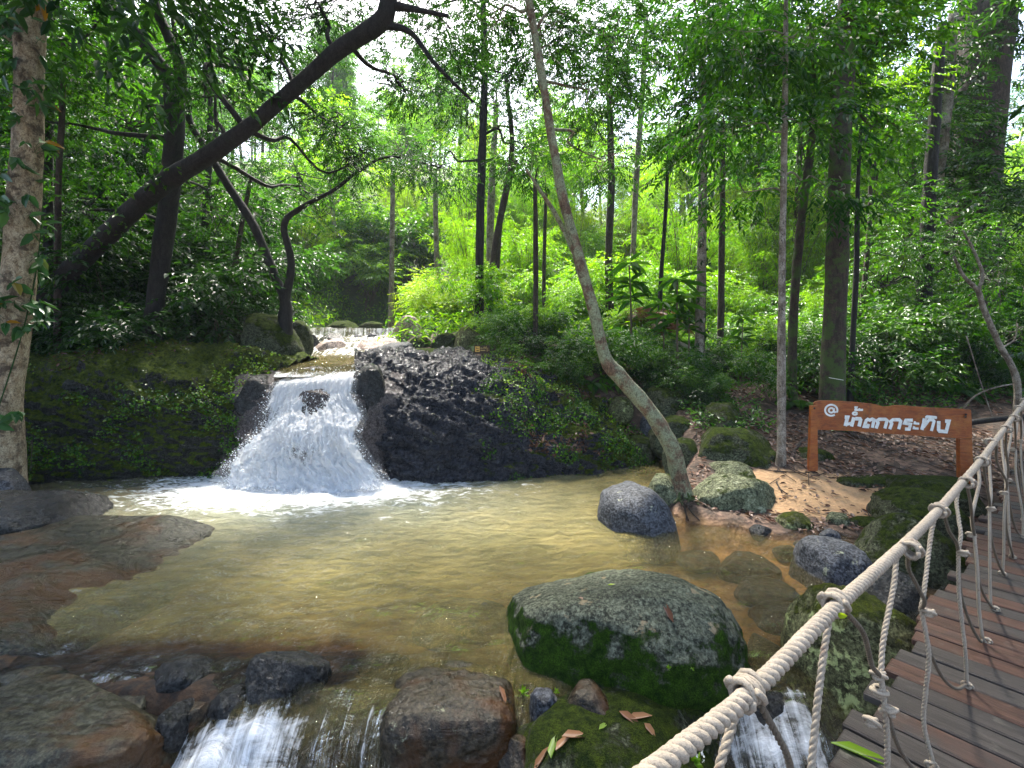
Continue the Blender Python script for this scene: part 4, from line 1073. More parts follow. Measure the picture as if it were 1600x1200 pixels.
def vine_on(root, path, spans, nleaf, L, seed, mat='leaf_big', outw=.12, name='climbing_vine'):
    rg = np.random.default_rng(seed); mb = MB()
    p, r = path; dn = catmull(np.hstack([p, r[:, None]]), 200)
    O = []; D = []; Nl = []
    for (t0, t1, n) in spans:
        for _ in range(n):
            q = dn[int(np.clip(rg.uniform(t0, t1), 0, .999) * 200)]
            a = rg.uniform(-2.6, .6); dirv = A([math.cos(a), math.sin(a), 0])
            st = q[:3] + dirv * q[3]; tip = st + dirv * outw * rg.uniform(.2, 1.2) + A([0, 0, rg.uniform(-.03, .08)])
            V, fs = tube_vf([st, (st + tip) / 2 + A([0, 0, .02]), tip], .0025, n=5, seg=4); mb.add(V, *fs, var=.3)
            for _k in range(nleaf):
                O.append(tip); dd = dirv * .5 + rg.normal(size=3) * .5; dd[2] -= .5; D.append(dd); Nl.append(dirv + A([0, 0, .7]) + rg.normal(size=3) * .4)
    n = len(O); Ls = L * rg.uniform(.6, 1.25, n)
    V, q = leaves_vf(A(O), A(D), A(Nl), Ls, Ls * .42, bend=.2); mb.add(V, q, var=np.repeat(np.clip(rg.normal(.5, .22, n), 0, 1), 2))
    # creeping stem
    mb2p = dn[::12]; a = np.linspace(0, 5, len(mb2p)) - 2
    pts = mb2p[:, :3] + np.stack([np.cos(a), np.sin(a), a * 0], -1) * (mb2p[:, 3:4] * 1.03)
    V, fs = tube_vf(pts, .008, n=80, seg=5); mb.add(V, *fs, var=.1)
    mb.obj(name, M[mat], root)

# ---------------------------------------------------------------- the trees one can tell apart; crown blobs far above view added for shade
tree('leaning_tree', 'slender leaning tree with lichen-spotted trunk rising from the bank beside the pool', 'tree',
     [[(1066, 772, 6.35, 34), (1062, 745, 6.35, 27), (1052, 705, 6.3, 27), (1035, 672, 6.3, 25), (1005, 630, 6.3, 24), (972, 592, 6.3, 24), (947, 562, 6.3, 21), (931, 500, 6.3, 17), (905, 405, 6.3, 17), (880, 310, 6.3, 15), (862, 215, 6.3, 13), (845, 110, 6.3, 13), (826, 0, 6.3, 12), (800, -130, 6.3, 10)],
      [(916, 440, 6.3, 9), (893, 385, 6.35, 8), (868, 335, 6.4, 7), (840, 292, 6.4, 5), (822, 265, 6.4, 3)]],
     'bark_lichen', [(850, 60, 6.6, 70, 60, 1500), (960, 60, 7.0, 80, 70, 2200), (770, 20, 6.8, 60, 50, 1200), (920, 140, 7.0, 60, 40, 1200), (940, 250, 7.5, 70, 50, 1300), (820, 250, 7.4, 50, 40, 600), (800, -160, 6.6, 120, 90, 2500), (850, -420, 6.8, 260, 110, 5000), (500, -420, 6.0, 240, 100, 4000)], 'leaf_dark', L=.075, seed=11, seg=18, rough=.22)
def roots(root, paths):
    rg = np.random.default_rng(5); mb = MB(); b0 = paths[0][0][1]
    for i in range(26):
        a = rg.uniform(-2.9, .4); L_ = rg.uniform(.25, .9); p = [b0 + A([0, 0, .12]) + A([math.cos(a), math.sin(a), 0]) * .07]
        for k_ in range(1, 6):
            q = b0 + A([math.cos(a), math.sin(a) * .6, 0]) * L_ * k_ / 5 + rg.normal(size=3) * .05; q[2] = max(hz(q[0], q[1]) + .015, b0[2] - .45 * k_ / 5); p.append(q)
        V, fs = tube_vf(p, np.linspace(.02, .005, 6) * rg.uniform(.5, 1.3), n=24, seg=6, rough=.2); mb.add(V, *fs)
    mb.obj('roots', M['bark_moss'], root)
roots(TREES[-1], [(A([P(1066, 772, 6.35), P(1066, 772, 6.35)]), None)])

t1p = [(0, 705, 6.9, 58), (6, 620, 6.85, 46), (20, 520, 6.8, 42), (30, 420, 6.8, 42), (38, 300, 6.8, 40), (44, 180, 6.8, 36), (46, 90, 6.8, 36), (48, 0, 6.8, 38), (56, -120, 6.8, 30)]
def v1(root, paths): vine_on(root, paths[0], [(.33, .44, 34), (.44, .50, 10), (.5, .62, 30), (.64, .90, 44), (.12, .2, 6)], 3, .20, 77, 'leaf_big', .16)
tree('flaky_bark_tree', 'pale flaky-barked trunk at the left edge with large-leaved creepers', 'tree', [t1p], 'bark_flaky',
     [(60, -130, 6.8, 120, 70, 1500), (100, -350, 6.5, 260, 100, 4500), (20, 60, 7.6, 60, 60, 800)], 'leaf_mid', L=.11, seed=21, seg=20, rough=.14, extra=v1)

tree('dark_leaning_tree', 'heavy dark trunk slanting up to the right across the upper left', 'tree',
     [[(30, 520, 10.0, 32), (85, 450, 9.7, 28), (150, 385, 9.3, 28), (205, 330, 8.9, 28), (262, 282, 8.5, 29), (330, 240, 8.1, 26), (400, 190, 7.9, 23), (460, 138, 7.7, 22), (530, 78, 7.5, 24), (590, 38, 7.3, 28), (606, 8, 7.2, 26), (612, -60, 7.2, 24)],
      [(590, 38, 7.3, 14), (640, 50, 7.3, 9), (680, 100, 7.3, 7), (740, 160, 7.4, 4)],
      [(606, 8, 7.2, 16), (650, 15, 7.2, 9), (700, 25, 7.2, 6)]],
     'bark_dark', [(430, 60, 8.2, 90, 60, 3800), (340, 150, 8.6, 70, 60, 2600), (520, 190, 8.8, 80, 45, 2400), (620, 130, 8.6, 60, 40, 1500), (700, 70, 8.2, 80, 70, 2600), (500, 10, 7.8, 90, 40, 2300), (640, -20, 7.8, 90, 40, 1500), (320, 30, 8.8, 60, 60, 1500), (620, -260, 8.2, 200, 90, 5000), (400, -240, 8.6, 160, 90, 4500), (470, 290, 11.5, 90, 50, 2200), (560, 250, 9.2, 60, 40, 1200)],
     'leaf_dark', L=.075, seed=31, seg=16, extra=lambda root, paths: vine_on(root, paths[0], [(.05, .45, 90)], 3, .13, 78, 'leaf_mid', .1))

tree('forked_dark_tree', 'dark upright trunk forking in two above the slanting trunk', 'tree',
     [[(240, 505, 10.0, 26), (250, 420, 9.9, 26), (262, 330, 9.8, 28), (272, 230, 9.6, 27), (272, 150, 9.5, 27), (258, 112, 9.4, 20), (215, 55, 9.3, 17), (170, 5, 9.2, 16), (130, -70, 9.2, 12)],
      [(272, 165, 9.5, 20), (282, 110, 9.5, 17), (262, 55, 9.5, 15), (240, 0, 9.5, 14), (232, -70, 9.5, 10)]],
     'bark_dark', [(120, 60, 9.6, 110, 90, 4200), (60, 190, 9.8, 90, 90, 3300), (200, 200, 10.3, 90, 80, 2600), (130, 330, 10.2, 100, 60, 2900), (200, -60, 9.4, 160, 70, 3500), (200, -280, 9.3, 240, 100, 6000), (330, 330, 12.0, 70, 60, 1500)],
     'leaf_mid', L=.10, seed=41, seg=14)
tree('twin_stem_tree', 'black twin-stemmed tree, one stem leaning left, on the mossy boulder by the upper rapids', 'tree',
     [[(446, 505, 10.3, 22), (445, 470, 10.3, 16), (425, 420, 10.3, 13), (395, 350, 10.3, 13), (350, 280, 10.3, 12), (318, 225, 10.3, 11), (297, 190, 10.3, 10), (285, 120, 10.3, 8), (270, 30, 10.3, 6)],
      [(446, 470, 10.3, 14), (455, 410, 10.2, 11), (444, 352, 10.1, 10), (470, 325, 10.0, 8), (520, 298, 9.9, 6), (560, 268, 9.8, 5), (610, 245, 9.8, 4), (690, 262, 9.8, 2)]],
     'bark_dark', [(560, 245, 10.2, 90, 30, 2200), (660, 265, 10.2, 70, 35, 1400), (420, 220, 11.8, 60, 40, 1100), (500, 330, 10.6, 60, 40, 1200), (300, 60, 10.6, 90, 60, 1800), (400, 400, 11.0, 50, 40, 700)],
     'leaf_dark', L=.07, seed=51, seg=12, limbs=True)
tree('straight_dark_tree', 'straight dark trunk standing alone at the centre behind the little notice board', 'tree',
     [[(750, 515, 14.0, 19), (749, 440, 14, 14), (750, 360, 14, 13), (753, 250, 14, 13), (757, 120, 14, 11), (755, 0, 14, 9)]],
     'bark_dark', [(700, 130, 14.5, 90, 90, 3800), (630, 60, 15.5, 90, 60, 2600), (880, 40, 15.5, 90, 60, 2600), (800, 120, 14.5, 80, 80, 3200), (690, 260, 15, 80, 50, 2200), (820, 230, 15, 60, 50, 1600), (750, 20, 14, 120, 60, 2800), (740, -150, 14, 180, 90, 4500)], 'leaf_dark', L=.10, seed=61)
tree('crooked_double_tree', 'pair of crooked dark stems just right of the straight dark trunk', 'tree',
     [[(764, 492, 15.0, 12), (768, 430, 15, 10), (778, 360, 15, 11), (792, 290, 15, 10), (800, 220, 15, 8), (790, 120, 15, 6)],
      [(772, 470, 15.2, 12), (777, 400, 15.2, 10), (784, 330, 15.2, 9), (806, 250, 15.2, 7)]],
     'bark_brown', [(800, 180, 15.5, 90, 60, 2200), (740, 200, 15.5, 60, 60, 1200)], 'leaf_mid', L=.10, seed=71)
tree('tall_brown_tree', 'tall reddish brown trunk behind the upper part of the leaning tree', 'tree',
     [[(953, 500, 15.5, 14), (951, 400, 15.5, 12), (955, 290, 15.5, 11), (953, 180, 15.5, 10), (950, 60, 15.5, 9)]], 'bark_brown',
     [(950, 130, 15.5, 60, 80, 2600), (900, 200, 16, 70, 40, 1500), (900, 90, 16, 80, 70, 2600), (990, 170, 16, 40, 60, 1300), (960, 20, 15.5, 90, 60, 2000)], 'leaf_dark', L=.11, seed=81)
tree('slim_pale_tree', 'slim chalky trunk shining in the light between the leaning and the mottled tree', 'tree',
     [[(984, 470, 17, 7), (990, 380, 17, 8), (993, 300, 17, 9), (999, 210, 17, 9), (1006, 110, 17, 8), (1010, 20, 17, 6)]], 'bark_pale',
     [(1010, 60, 17, 50, 50, 1300), (1020, -40, 17, 100, 60, 1500)], 'leaf_mid', L=.11, seed=91)
tree('mottled_tree', 'grey mottled trunk with creepers rising from dark undergrowth left of the pale pole-like tree', 'tree',
     [[(1092, 620, 10.8, 20), (1093, 540, 10.8, 16), (1096, 430, 10.8, 14), (1098, 300, 10.8, 13), (1098, 180, 10.8, 12), (1097, 60, 10.8, 10)]], 'bark_pale',
     [(1060, 100, 11, 90, 80, 2800), (1130, 150, 11, 70, 60, 1900), (1080, 220, 11.4, 60, 50, 1200), (1100, 10, 11, 120, 60, 2300), (1050, -180, 11, 200, 100, 4000)], 'leaf_mid', L=.15, seed=101, extra=lambda root, paths: vine_on(root, paths[0], [(.1, .8, 90)], 3, .09, 79, 'leaf_dark', .08))
tree('pole_tree', 'thin straight pale pole-like trunk just left of the name sign', 'tree',
     [[(1219, 748, 7.2, 17), (1221, 690, 7.2, 13), (1221, 560, 7.2, 12), (1222, 430, 7.2, 10), (1225, 250, 7.2, 9), (1227, 120, 7.2, 8), (1228, 0, 7.2, 6)]], 'bark_pale',
     [(1180, 90, 7.3, 80, 50, 900), (1270, 60, 7.3, 80, 50, 900), (1150, 200, 7.4, 80, 45, 700), (1270, 190, 7.5, 70, 45, 700), (1200, -30, 7.3, 120, 50, 1300), (1180, -330, 7.3, 260, 110, 3000), (1130, 40, 7.2, 70, 45, 700), (1160, 300, 7.6, 60, 30, 300), (1290, 290, 7.6, 60, 30, 300)], 'leaf_mid', L=.135, seed=111, droop=.5, aspect=.33, twig=.5)
tree('curved_slim_tree', 'slim curved trunk with pale patches between the pole-like tree and the stout trunk', 'tree',
     [[(1240, 700, 9.5, 16), (1238, 560, 9.5, 13), (1243, 440, 9.5, 13), (1255, 320, 9.5, 12), (1268, 220, 9.5, 11), (1270, 120, 9.5, 9), (1262, 20, 9.5, 7)]], 'bark_moss',
     [(1290, 90, 9.8, 70, 60, 1500), (1240, 150, 10, 60, 50, 900), (1330, 180, 10.3, 60, 50, 900)], 'leaf_mid', L=.12, seed=121)
tree('stout_brown_tree', 'stout straight brown trunk with mossy buttress right behind the name sign', 'tree',
     [[(1302, 712, 8.6, 58), (1302, 660, 8.6, 40), (1300, 600, 8.6, 34), (1305, 480, 8.6, 31), (1309, 360, 8.6, 30), (1313, 240, 8.6, 29), (1320, 100, 8.6, 27), (1325, -20, 8.6, 25), (1330, -120, 8.6, 20)]], 'bark_moss',
     [(1290, 40, 9, 70, 50, 1300), (1370, 60, 9, 80, 60, 1700), (1370, 190, 9.3, 70, 40, 900), (1400, -60, 9, 150, 60, 2200), (1400, -300, 9, 250, 110, 3500), (1330, 130, 9.0, 50, 30, 400)], 'leaf_mid', L=.13, seed=131, seg=24, rough=.10, buttress=.8, aspect=.4)
def sroots(root):
    rg = np.random.default_rng(9); mb = MB()
    for pts, w_ in (([(1278, 680, 8.3), (1255, 692, 8.0), (1243, 715, 7.7), (1238, 738, 7.4)], .035), ([(1290, 672, 8.3), (1315, 690, 8.0), (1345, 712, 7.8)], .03), ([(1325, 690, 8.3), (1350, 705, 8.1), (1385, 715, 7.9), (1430, 712, 7.9)], .03), ([(1330, 705, 8.2), (1380, 722, 7.8), (1440, 735, 7.4)], .022)):
        p = A([P(*q) for q in pts]); p[:, 2] = np.maximum(p[:, 2] - .05, [hz(a, b_) for a, b_ in p[:, :2]]) + .01
        V, fs = tube_vf(p, np.linspace(w_, w_ * .5, len(p)), n=30, seg=8, rough=.3); mb.add(V, *fs)
    mb.obj('roots', M['bark_brown'], root)
sroots(TREES[-1])
tree('thin_dark_tree', 'thin dark sapling stem close at the right of the stout trunk', 'tree',
     [[(1328, 640, 9.5, 9), (1332, 540, 9.5, 8), (1338, 420, 9.5, 8), (1340, 300, 9.5, 6), (1345, 200, 9.5, 4)]], 'bark_dark',
     [(1350, 250, 9.8, 70, 60, 1500), (1390, 330, 10, 60, 50, 1300)], 'leaf_mid', L=.09, seed=141)
tree('shaded_tree', 'dark trunk in deep shade above the right half of the sign', 'tree',
     [[(1438, 600, 11.5, 26), (1440, 520, 11.5, 22), (1446, 420, 11.5, 20), (1452, 300, 11.5, 18), (1462, 160, 11.5, 16), (1470, 40, 11.5, 14)]], 'bark_dark',
     [(1420, 380, 11.5, 90, 60, 2800), (1500, 420, 11.3, 80, 60, 2500), (1470, 330, 12, 90, 50, 2300), (1560, 380, 11.5, 70, 60, 1900), (1440, 480, 11.3, 80, 40, 1700), (1380, 440, 11.5, 60, 60, 1500)], 'leaf_mid', L=.085, seed=151)
tree('giant_tree', 'huge grey trunk with dark epiphytes in the upper right corner', 'tree',
     [[(1515, 560, 14.5, 74), (1517, 430, 14.5, 66), (1522, 300, 14.5, 64), (1530, 160, 14.5, 66), (1540, 40, 14.5, 68), (1545, -80, 14.5, 66)],
      [(1532, 200, 14.5, 30), (1570, 60, 14.4, 26), (1575, -60, 14.4, 22)]], 'bark_brown',
     [(1500, 190, 13.6, 45, 60, 1700, .6), (1490, 270, 13.5, 60, 40, 1700, .6), (1540, 300, 13.5, 60, 30, 1200, .6), (1470, 110, 13.8, 60, 50, 1200), (1430, 60, 13.5, 70, 60, 1500), (1580, 20, 13.6, 50, 50, 1200), (1480, -120, 14, 160, 80, 3000)], 'leaf_dark', L=.16, seed=161, seg=28, rough=.08, limbs=False)
tree('slanted_grey_tree', 'grey slanted trunk leaning against the left side of the huge trunk', 'tree',
     [[(1445, 420, 13.2, 20), (1455, 330, 13.2, 18), (1470, 240, 13.2, 17), (1482, 130, 13.2, 15), (1490, 20, 13.2, 12)]], 'bark_pale',
     [(1440, 190, 13.4, 60, 60, 1300), (1400, 130, 13.4, 50, 40, 900)], 'leaf_mid', L=.13, seed=171)
tree('leaning_pale_sapling', 'bare pale sapling slanting left above the far end of the rope railing', 'tree',
     [[(1588, 592, 8.5, 9), (1560, 535, 8.5, 8), (1538, 485, 8.5, 8), (1528, 455, 8.5, 7), (1505, 430, 8.5, 5), (1490, 400, 8.5, 4)],
      [(1528, 455, 8.5, 5), (1535, 430, 8.5, 5), (1525, 400, 8.5, 4), (1505, 360, 8.5, 3)]], 'bark_pale',
     [(1560, 440, 9.2, 60, 50, 1500), (1500, 380, 9.2, 60, 50, 1400), (1590, 520, 9.5, 50, 50, 1100)], 'leaf_mid', L=.07, seed=181)
for nm, lab, st, bk, bl, lf, sd_ in (
        ('pale_trunk_tree', 'pale trunk with dry fronds hanging beside the weir', [[(612, 512, 18, 12), (612, 440, 18, 8), (613, 350, 18, 8), (614, 260, 18, 7)]], 'bark_pale', [(620, 230, 18, 70, 50, 1500)], 'leaf_mid', 201),
        ('pale_trunk_tree', 'short length of pale trunk showing in leaves above the yellow shrub', [[(683, 430, 19, 8), (681, 350, 19, 8), (680, 270, 19, 7)]], 'bark_pale', [(680, 240, 19, 70, 50, 1500)], 'leaf_mid', 202),
        ('pale_trunk_tree', 'pinkish pale trunk showing between the two dark central trunks', [[(764, 440, 18, 10), (767, 330, 18, 12), (770, 260, 18, 10), (776, 160, 18, 8)]], 'bark_pale', [(790, 90, 18, 70, 70, 2000)], 'leaf_mid', 203),
        ('slender_tree', 'slender straight grey stem right of the crooked pair', [[(836, 570, 11.5, 9), (837, 480, 11.5, 8), (837, 380, 11.5, 8), (836, 280, 11.5, 6)]], 'bark_brown', [(840, 240, 11.7, 50, 50, 900)], 'leaf_mid', 204),
        ('slender_tree', 'slender grey stem immediately left of the leaning trunk in the bright gap', [[(850, 520, 17, 6), (850, 420, 17, 6), (853, 300, 17, 5)]], 'bark_brown', [(850, 270, 17, 50, 40, 900)], 'leaf_mid', 205),
        ('slender_tree', 'brown stem in the bright gap right of the mottled trunk', [[(1126, 560, 13, 11), (1127, 440, 13, 10), (1129, 300, 13, 8), (1130, 190, 13, 7)]], 'bark_brown', [(1130, 180, 13, 50, 50, 900)], 'leaf_mid', 206),
        ('slender_tree', 'thin dark stem rising left of the black trunk with the twin stems', [[(355, 500, 11.5, 11), (365, 430, 11.5, 8), (378, 350, 11.5, 7), (392, 280, 11.5, 6)]], 'bark_brown', [(390, 330, 11.7, 50, 40, 800)], 'leaf_dark', 207),
        ('slender_tree', 'thin pale curved stem at the far left beside the flaky trunk', [[(90, 400, 9.5, 9), (92, 270, 9.5, 8), (97, 180, 9.5, 8), (100, 60, 9.5, 7)]], 'bark_brown', [(90, 120, 10, 60, 60, 900)], 'leaf_mid', 208),
        ('slender_tree', 'dark stem in the shade behind the flaky-barked trunk', [[(80, 480, 10.5, 14), (75, 330, 10.5, 13), (76, 180, 10.5, 13), (80, 20, 10.5, 12)]], 'bark_dark', [(110, 430, 10, 80, 50, 1200), (60, 470, 9.6, 60, 40, 900)], 'leaf_dark', 209),
        ('slender_tree', 'thin stem with a kink in the undergrowth above the sign board', [[(1335, 560, 12, 8), (1352, 430, 12, 7), (1360, 300, 12, 6), (1352, 180, 12, 5), (1356, 60, 12, 4)]], 'bark_brown', [(1380, 120, 12, 60, 60, 1200)], 'leaf_bright', 210),
        ('slender_tree', 'thin brown stem in the gap between the slim chalky and mottled trunks', [[(1030, 560, 13.5, 8), (1032, 450, 13.5, 7), (1040, 330, 13.5, 6), (1046, 200, 13.5, 5)]], 'bark_dark', [(1040, 220, 13.5, 50, 50, 900)], 'leaf_mid', 211)):
    tree(nm, lab, 'tree', st, bk, bl, lf, L=.10, seed=sd_, seg=10)

tree('added_overhead_tree', 'unseen tree added beyond the left edge, its high boughs keeping sun off the pool', 'tree',  # trunk out of view, added so its boughs block the sun
     [[(-520, 700, 7.5, 60), (-500, 200, 7.4, 52), (-440, -200, 7.3, 44), (-200, -480, 7.3, 34), (150, -600, 7.4, 24), (450, -640, 7.6, 14)]], 'bark_dark',
     [(-250, -330, 7.5, 230, 110, 3500), (100, -480, 8.0, 260, 110, 4500), (400, -560, 8.5, 260, 110, 4500), (250, -420, 10, 240, 100, 4000)], 'leaf_dark', L=.16, seed=221)
tree('added_overhead_tree', 'unseen tree added beyond the right edge, its high boughs keeping sun off the footbridge', 'tree',  # second off-view tree added as a sun block
     [[(2300, 700, 6.5, 70), (2280, 200, 6.4, 60), (2200, -250, 6.3, 50), (1900, -520, 6.3, 38), (1500, -640, 6.4, 26), (1100, -660, 6.6, 14)]], 'bark_dark',
     [(1900, -400, 6.5, 260, 110, 3500), (1500, -520, 7, 260, 110, 4000), (1150, -560, 7.5, 260, 110, 4500), (900, -560, 8.5, 240, 110, 4500), (1300, -440, 9.5, 260, 110, 4500)], 'leaf_dark', L=.16, seed=222)

# ---------------------------------------------------------------- repeated trees, bamboo and shrubs of the background
def proto(name, label, cat, group, build):
    root = empty(name, (0, 0, -500), label, cat, group)
    parts = build(root); return root, parts
def put(pr, loc, rz, s, label=None):
    root, parts = pr
    c = root.copy(); COL.objects.link(c); c.location = loc; c.rotation_euler = (0, 0, rz); c.scale = (s, s, s)
    if label: c['label'] = label
    for p in parts:
        q = p.copy(); COL.objects.link(q); q.parent = c
    return c
def local_mk(mb, name, mat, root, smooth=False):
    V, Fc, fa = mb.get(); me = mesh_np(name, V, Fc, M[mat], smooth=smooth, fattr={'var': fa}); return link(name, me, root)

def b_tree(seed, hgt, rad, L, leaf, bark, nl):
    def f(root):
        rg = np.random.default_rng(seed); tb = MB()
        p = A([[0, 0, -.5], [0, 0, hgt * .3], [rg.normal() * .25, rg.normal() * .25, hgt * .6], [rg.normal() * .4, rg.normal() * .4, hgt * .95]])
        V, fs = tube_vf(p, A([.16, .13, .1, .03]) * hgt / 11, n=24, seg=9, rough=.1); tb.add(V, *fs)
        bl = []
        for i in range(9):
            a = rg.uniform(0, 6.28); z = hgt * rg.uniform(.42, 1.0); rr_ = rad * rg.uniform(.2, .8) * (1.2 - abs(z / hgt - .7))
            c = A([math.cos(a) * rr_, math.sin(a) * rr_, z]); s_ = rad * rg.uniform(.3, .5); bl.append((c, A([s_, s_, s_ * .6]), nl // 9))
            V, fs = limb_vf([0, 0, z * .75], c, .04, .012, rg, 5, .06); tb.add(V, *fs)
        cm, cl = blob_crown(bl, L, seed, per=9)
        return [local_mk(tb, 'trunk', bark, root, True), local_mk(cm, 'crown', leaf, root)]
    return f
def b_bamboo(seed, hgt, leaf, n=26, nl=9000):
    def f(root):
        rg = np.random.default_rng(seed); tb = MB(); cm = MB()
        for i in range(n):
            a = rg.uniform(0, 6.28); r0 = rg.uniform(0, .45); ln = rg.uniform(.15, .9) * hgt * .3; h_ = hgt * rg.uniform(.65, 1.05)
            b0 = A([math.cos(a) * r0, math.sin(a) * r0, -.2]); d = A([math.cos(a), math.sin(a), 0])
            pts = A([b0 + A([0, 0, h_]) * t_ + d * ln * t_ ** 2.2 - A([0, 0, 1]) * h_ * .18 * t_ ** 4 for t_ in np.linspace(0, 1, 6)])
            V, fs = tube_vf(pts, np.linspace(.022, .005, 6), n=14, seg=6); tb.add(V, *fs)
            dn = catmull(pts, 60)[14:]
            m = nl // n; j = rg.integers(0, len(dn), m // 6)
            base = dn[j]; o = unit(rg.normal(size=(len(j), 3)) * A([1, 1, .25]) + d * .5); ln2 = rg.uniform(.1, .55, len(j))
            for k_ in range(6):
                O = base + o * (ln2 * (k_ + 1) / 6)[:, None] + A([0, 0, -.05]) * k_ * .6
                D = o + rg.normal(size=O.shape) * .55; D[:, 2] -= .75
                Ls = rg.uniform(.09, .2, len(j))
                V, q = leaves_vf(O, D, rg.normal(size=O.shape) * .5 + A([0, 0, 1]), Ls, Ls * .13); cm.add(V, q, var=np.repeat(np.clip(rg.normal(.5, .2, len(j)), 0, 1), 2))
        return [local_mk(tb, 'stem', 'twig', root, True), local_mk(cm, 'foliage', leaf, root)]
    return f
def b_shrub(seed, hgt, L, leaf, nl, aspect=.4, droop=.3):
    def f(root):
        rg = np.random.default_rng(seed); tb = MB(); bl = []
        for i in range(7):
            a = rg.uniform(0, 6.28); r0 = hgt * rg.uniform(.1, .45); z = hgt * rg.uniform(.35, .95)
            c = A([math.cos(a) * r0, math.sin(a) * r0, z]); V, fs = limb_vf([0, 0, -.1], c, .014, .004, rg, 5, .06); tb.add(V, *fs)
            bl.append((c, A([.28, .28, .2]) * hgt, nl // 7))
        cm, cl = blob_crown(bl, L, seed, per=8, aspect=aspect, droop=droop)
        return [local_mk(tb, 'stem', 'twig', root, True), local_mk(cm, 'foliage', leaf, root)]
    return f
def b_palm(seed, n, ln, leaf):
    def f(root):
        rg = np.random.default_rng(seed); cm = MB()
        for i in range(n):
            a = 6.28 * i / n + rg.uniform(-.3, .3); d = A([math.cos(a), math.sin(a), 0]); l_ = ln * rg.uniform(.75, 1.1); up = rg.uniform(.5, 1.3)
            t_ = np.linspace(0, 1, 34); pts = d * (l_ * t_)[:, None] * .9 + A([0, 0, 1]) * (l_ * (up * t_ - (.55 + up * .55) * t_ ** 2.2))[:, None]
            V, fs = tube_vf(pts[::3], np.linspace(.012, .003, len(pts[::3])), n=16, seg=5); cm.add(V, *fs, var=.2)
            tg = unit(np.gradient(pts, axis=0)); sd_ = unit(np.cross(tg, A([0, 0, 1])))
            for s in (-1, 1):
                O = pts[4:]; D = tg[4:] * .6 + sd_[4:] * s + A([0, 0, -.25]); Ls = l_ * .26 * np.sin(np.pi * np.clip(t_[4:] * .85 + .12, 0, 1)) + .03
                V, q = leaves_vf(O, D, np.tile([0, 0, 1.], (len(O), 1)) + sd_[4:] * s * -.2, Ls, Ls * .10 + .006); cm.add(V, q, var=np.full(len(q), np.clip(rg.normal(.5, .2), 0, 1)))
        return [local_mk(cm, 'fronds', leaf, root)]
    return f
def b_rosette(seed, n, L, leaf, stemh):
    def f(root):
        rg = np.random.default_rng(seed); cm = MB(); tb = MB(); O = []; D = []
        V, fs = tube_vf([[0, 0, -.2], [.03, 0, stemh * .5], [0, .02, stemh]], [.02, .016, .012], n=10, seg=6); tb.add(V, *fs)
        for hh_ in (stemh, stemh * .82, stemh * .66):
            for i in range(n):
                a = rg.uniform(0, 6.28); O.append([0, 0, hh_ + rg.uniform(-.06, .06)]); D.append([math.cos(a), math.sin(a), rg.uniform(-.5, .6)])
        m = len(O); Ls = L * rg.uniform(.6, 1.1, m); V, q = leaves_vf(A(O), A(D), np.tile([0, 0, 1.], (m, 1)) + rg.normal(size=(m, 3)) * .2, Ls, Ls * .2, bend=.3)
        cm.add(V, q, var=np.repeat(np.clip(rg.normal(.5, .2, m), 0, 1), 2))
        return [local_mk(tb, 'stem', 'twig', root, True), local_mk(cm, 'foliage', leaf, root)]
    return f

GT = 'trees of the forest behind the stream'
T_D = [proto('forest_tree', 'forest tree on the slope, leaves coloured dark for shade, one among many', 'tree', GT, b_tree(301 + i, 12 + i, 3.0, .15, 'leaf_dark', 'bark_dark', 9000)) for i in range(2)]  # dark leaf tone carries the shade of the left side
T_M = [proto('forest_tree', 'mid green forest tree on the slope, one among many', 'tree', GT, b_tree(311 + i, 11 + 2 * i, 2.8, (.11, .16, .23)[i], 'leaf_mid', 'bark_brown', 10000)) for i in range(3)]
T_B = [proto('sun_coloured_tree', 'forest tree on the slope, sunlight put into its bright green leaves, one among many', 'tree', GT, b_tree(321 + i, 9 + 2 * i, 2.6, (.12, .19)[i], 'leaf_bright', 'bark_pale', 10000)) for i in range(2)]  # brighter leaf colour stands for sun on the far crowns
GB = 'bamboo clumps on the sunlit slope'
BB = [proto('bamboo_clump', 'feathery bright green bamboo clump on the sunlit slope', 'bamboo', GB, b_bamboo(331 + i, 5.0 + i, 'leaf_bright' if i < 2 else 'leaf_yellow')) for i in range(3)]
GS = 'leafy shrubs of the undergrowth'
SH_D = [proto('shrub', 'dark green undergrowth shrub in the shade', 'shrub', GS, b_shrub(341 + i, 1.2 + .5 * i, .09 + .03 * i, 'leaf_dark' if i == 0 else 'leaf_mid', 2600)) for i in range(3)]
SH_K = [proto('shrub', 'undergrowth shrub of the left bank, deep shade put into its dark leaves', 'shrub', GS, b_shrub(345 + i, 1.2 + .5 * i, .10 + .03 * i, 'leaf_dark', 2600)) for i in range(3)]  # leaf colour darkened to stand for the bank's shade
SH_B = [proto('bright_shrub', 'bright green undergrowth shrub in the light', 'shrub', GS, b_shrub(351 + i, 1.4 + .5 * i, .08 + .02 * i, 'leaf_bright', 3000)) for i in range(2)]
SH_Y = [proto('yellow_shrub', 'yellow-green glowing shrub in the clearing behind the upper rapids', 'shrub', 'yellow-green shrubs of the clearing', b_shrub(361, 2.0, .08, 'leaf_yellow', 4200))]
FRN = [proto('fern', 'low arching fern on the forest floor', 'fern', 'ferns of the forest floor', b_palm(371 + i, 9, .55 + .15 * i, 'leaf_mid')) for i in range(2)]
PALM = [proto('young_palm', 'young palm with long arching feather fronds', 'palm', 'young palms in the undergrowth', b_palm(381, 9, 1.9, 'leaf_mid'))]
DRYP = [proto('dry_palm', 'brownish drying palm fronds in the undergrowth', 'palm', 'dry palms', b_palm(383, 10, 1.4, 'leaf_dry'))]
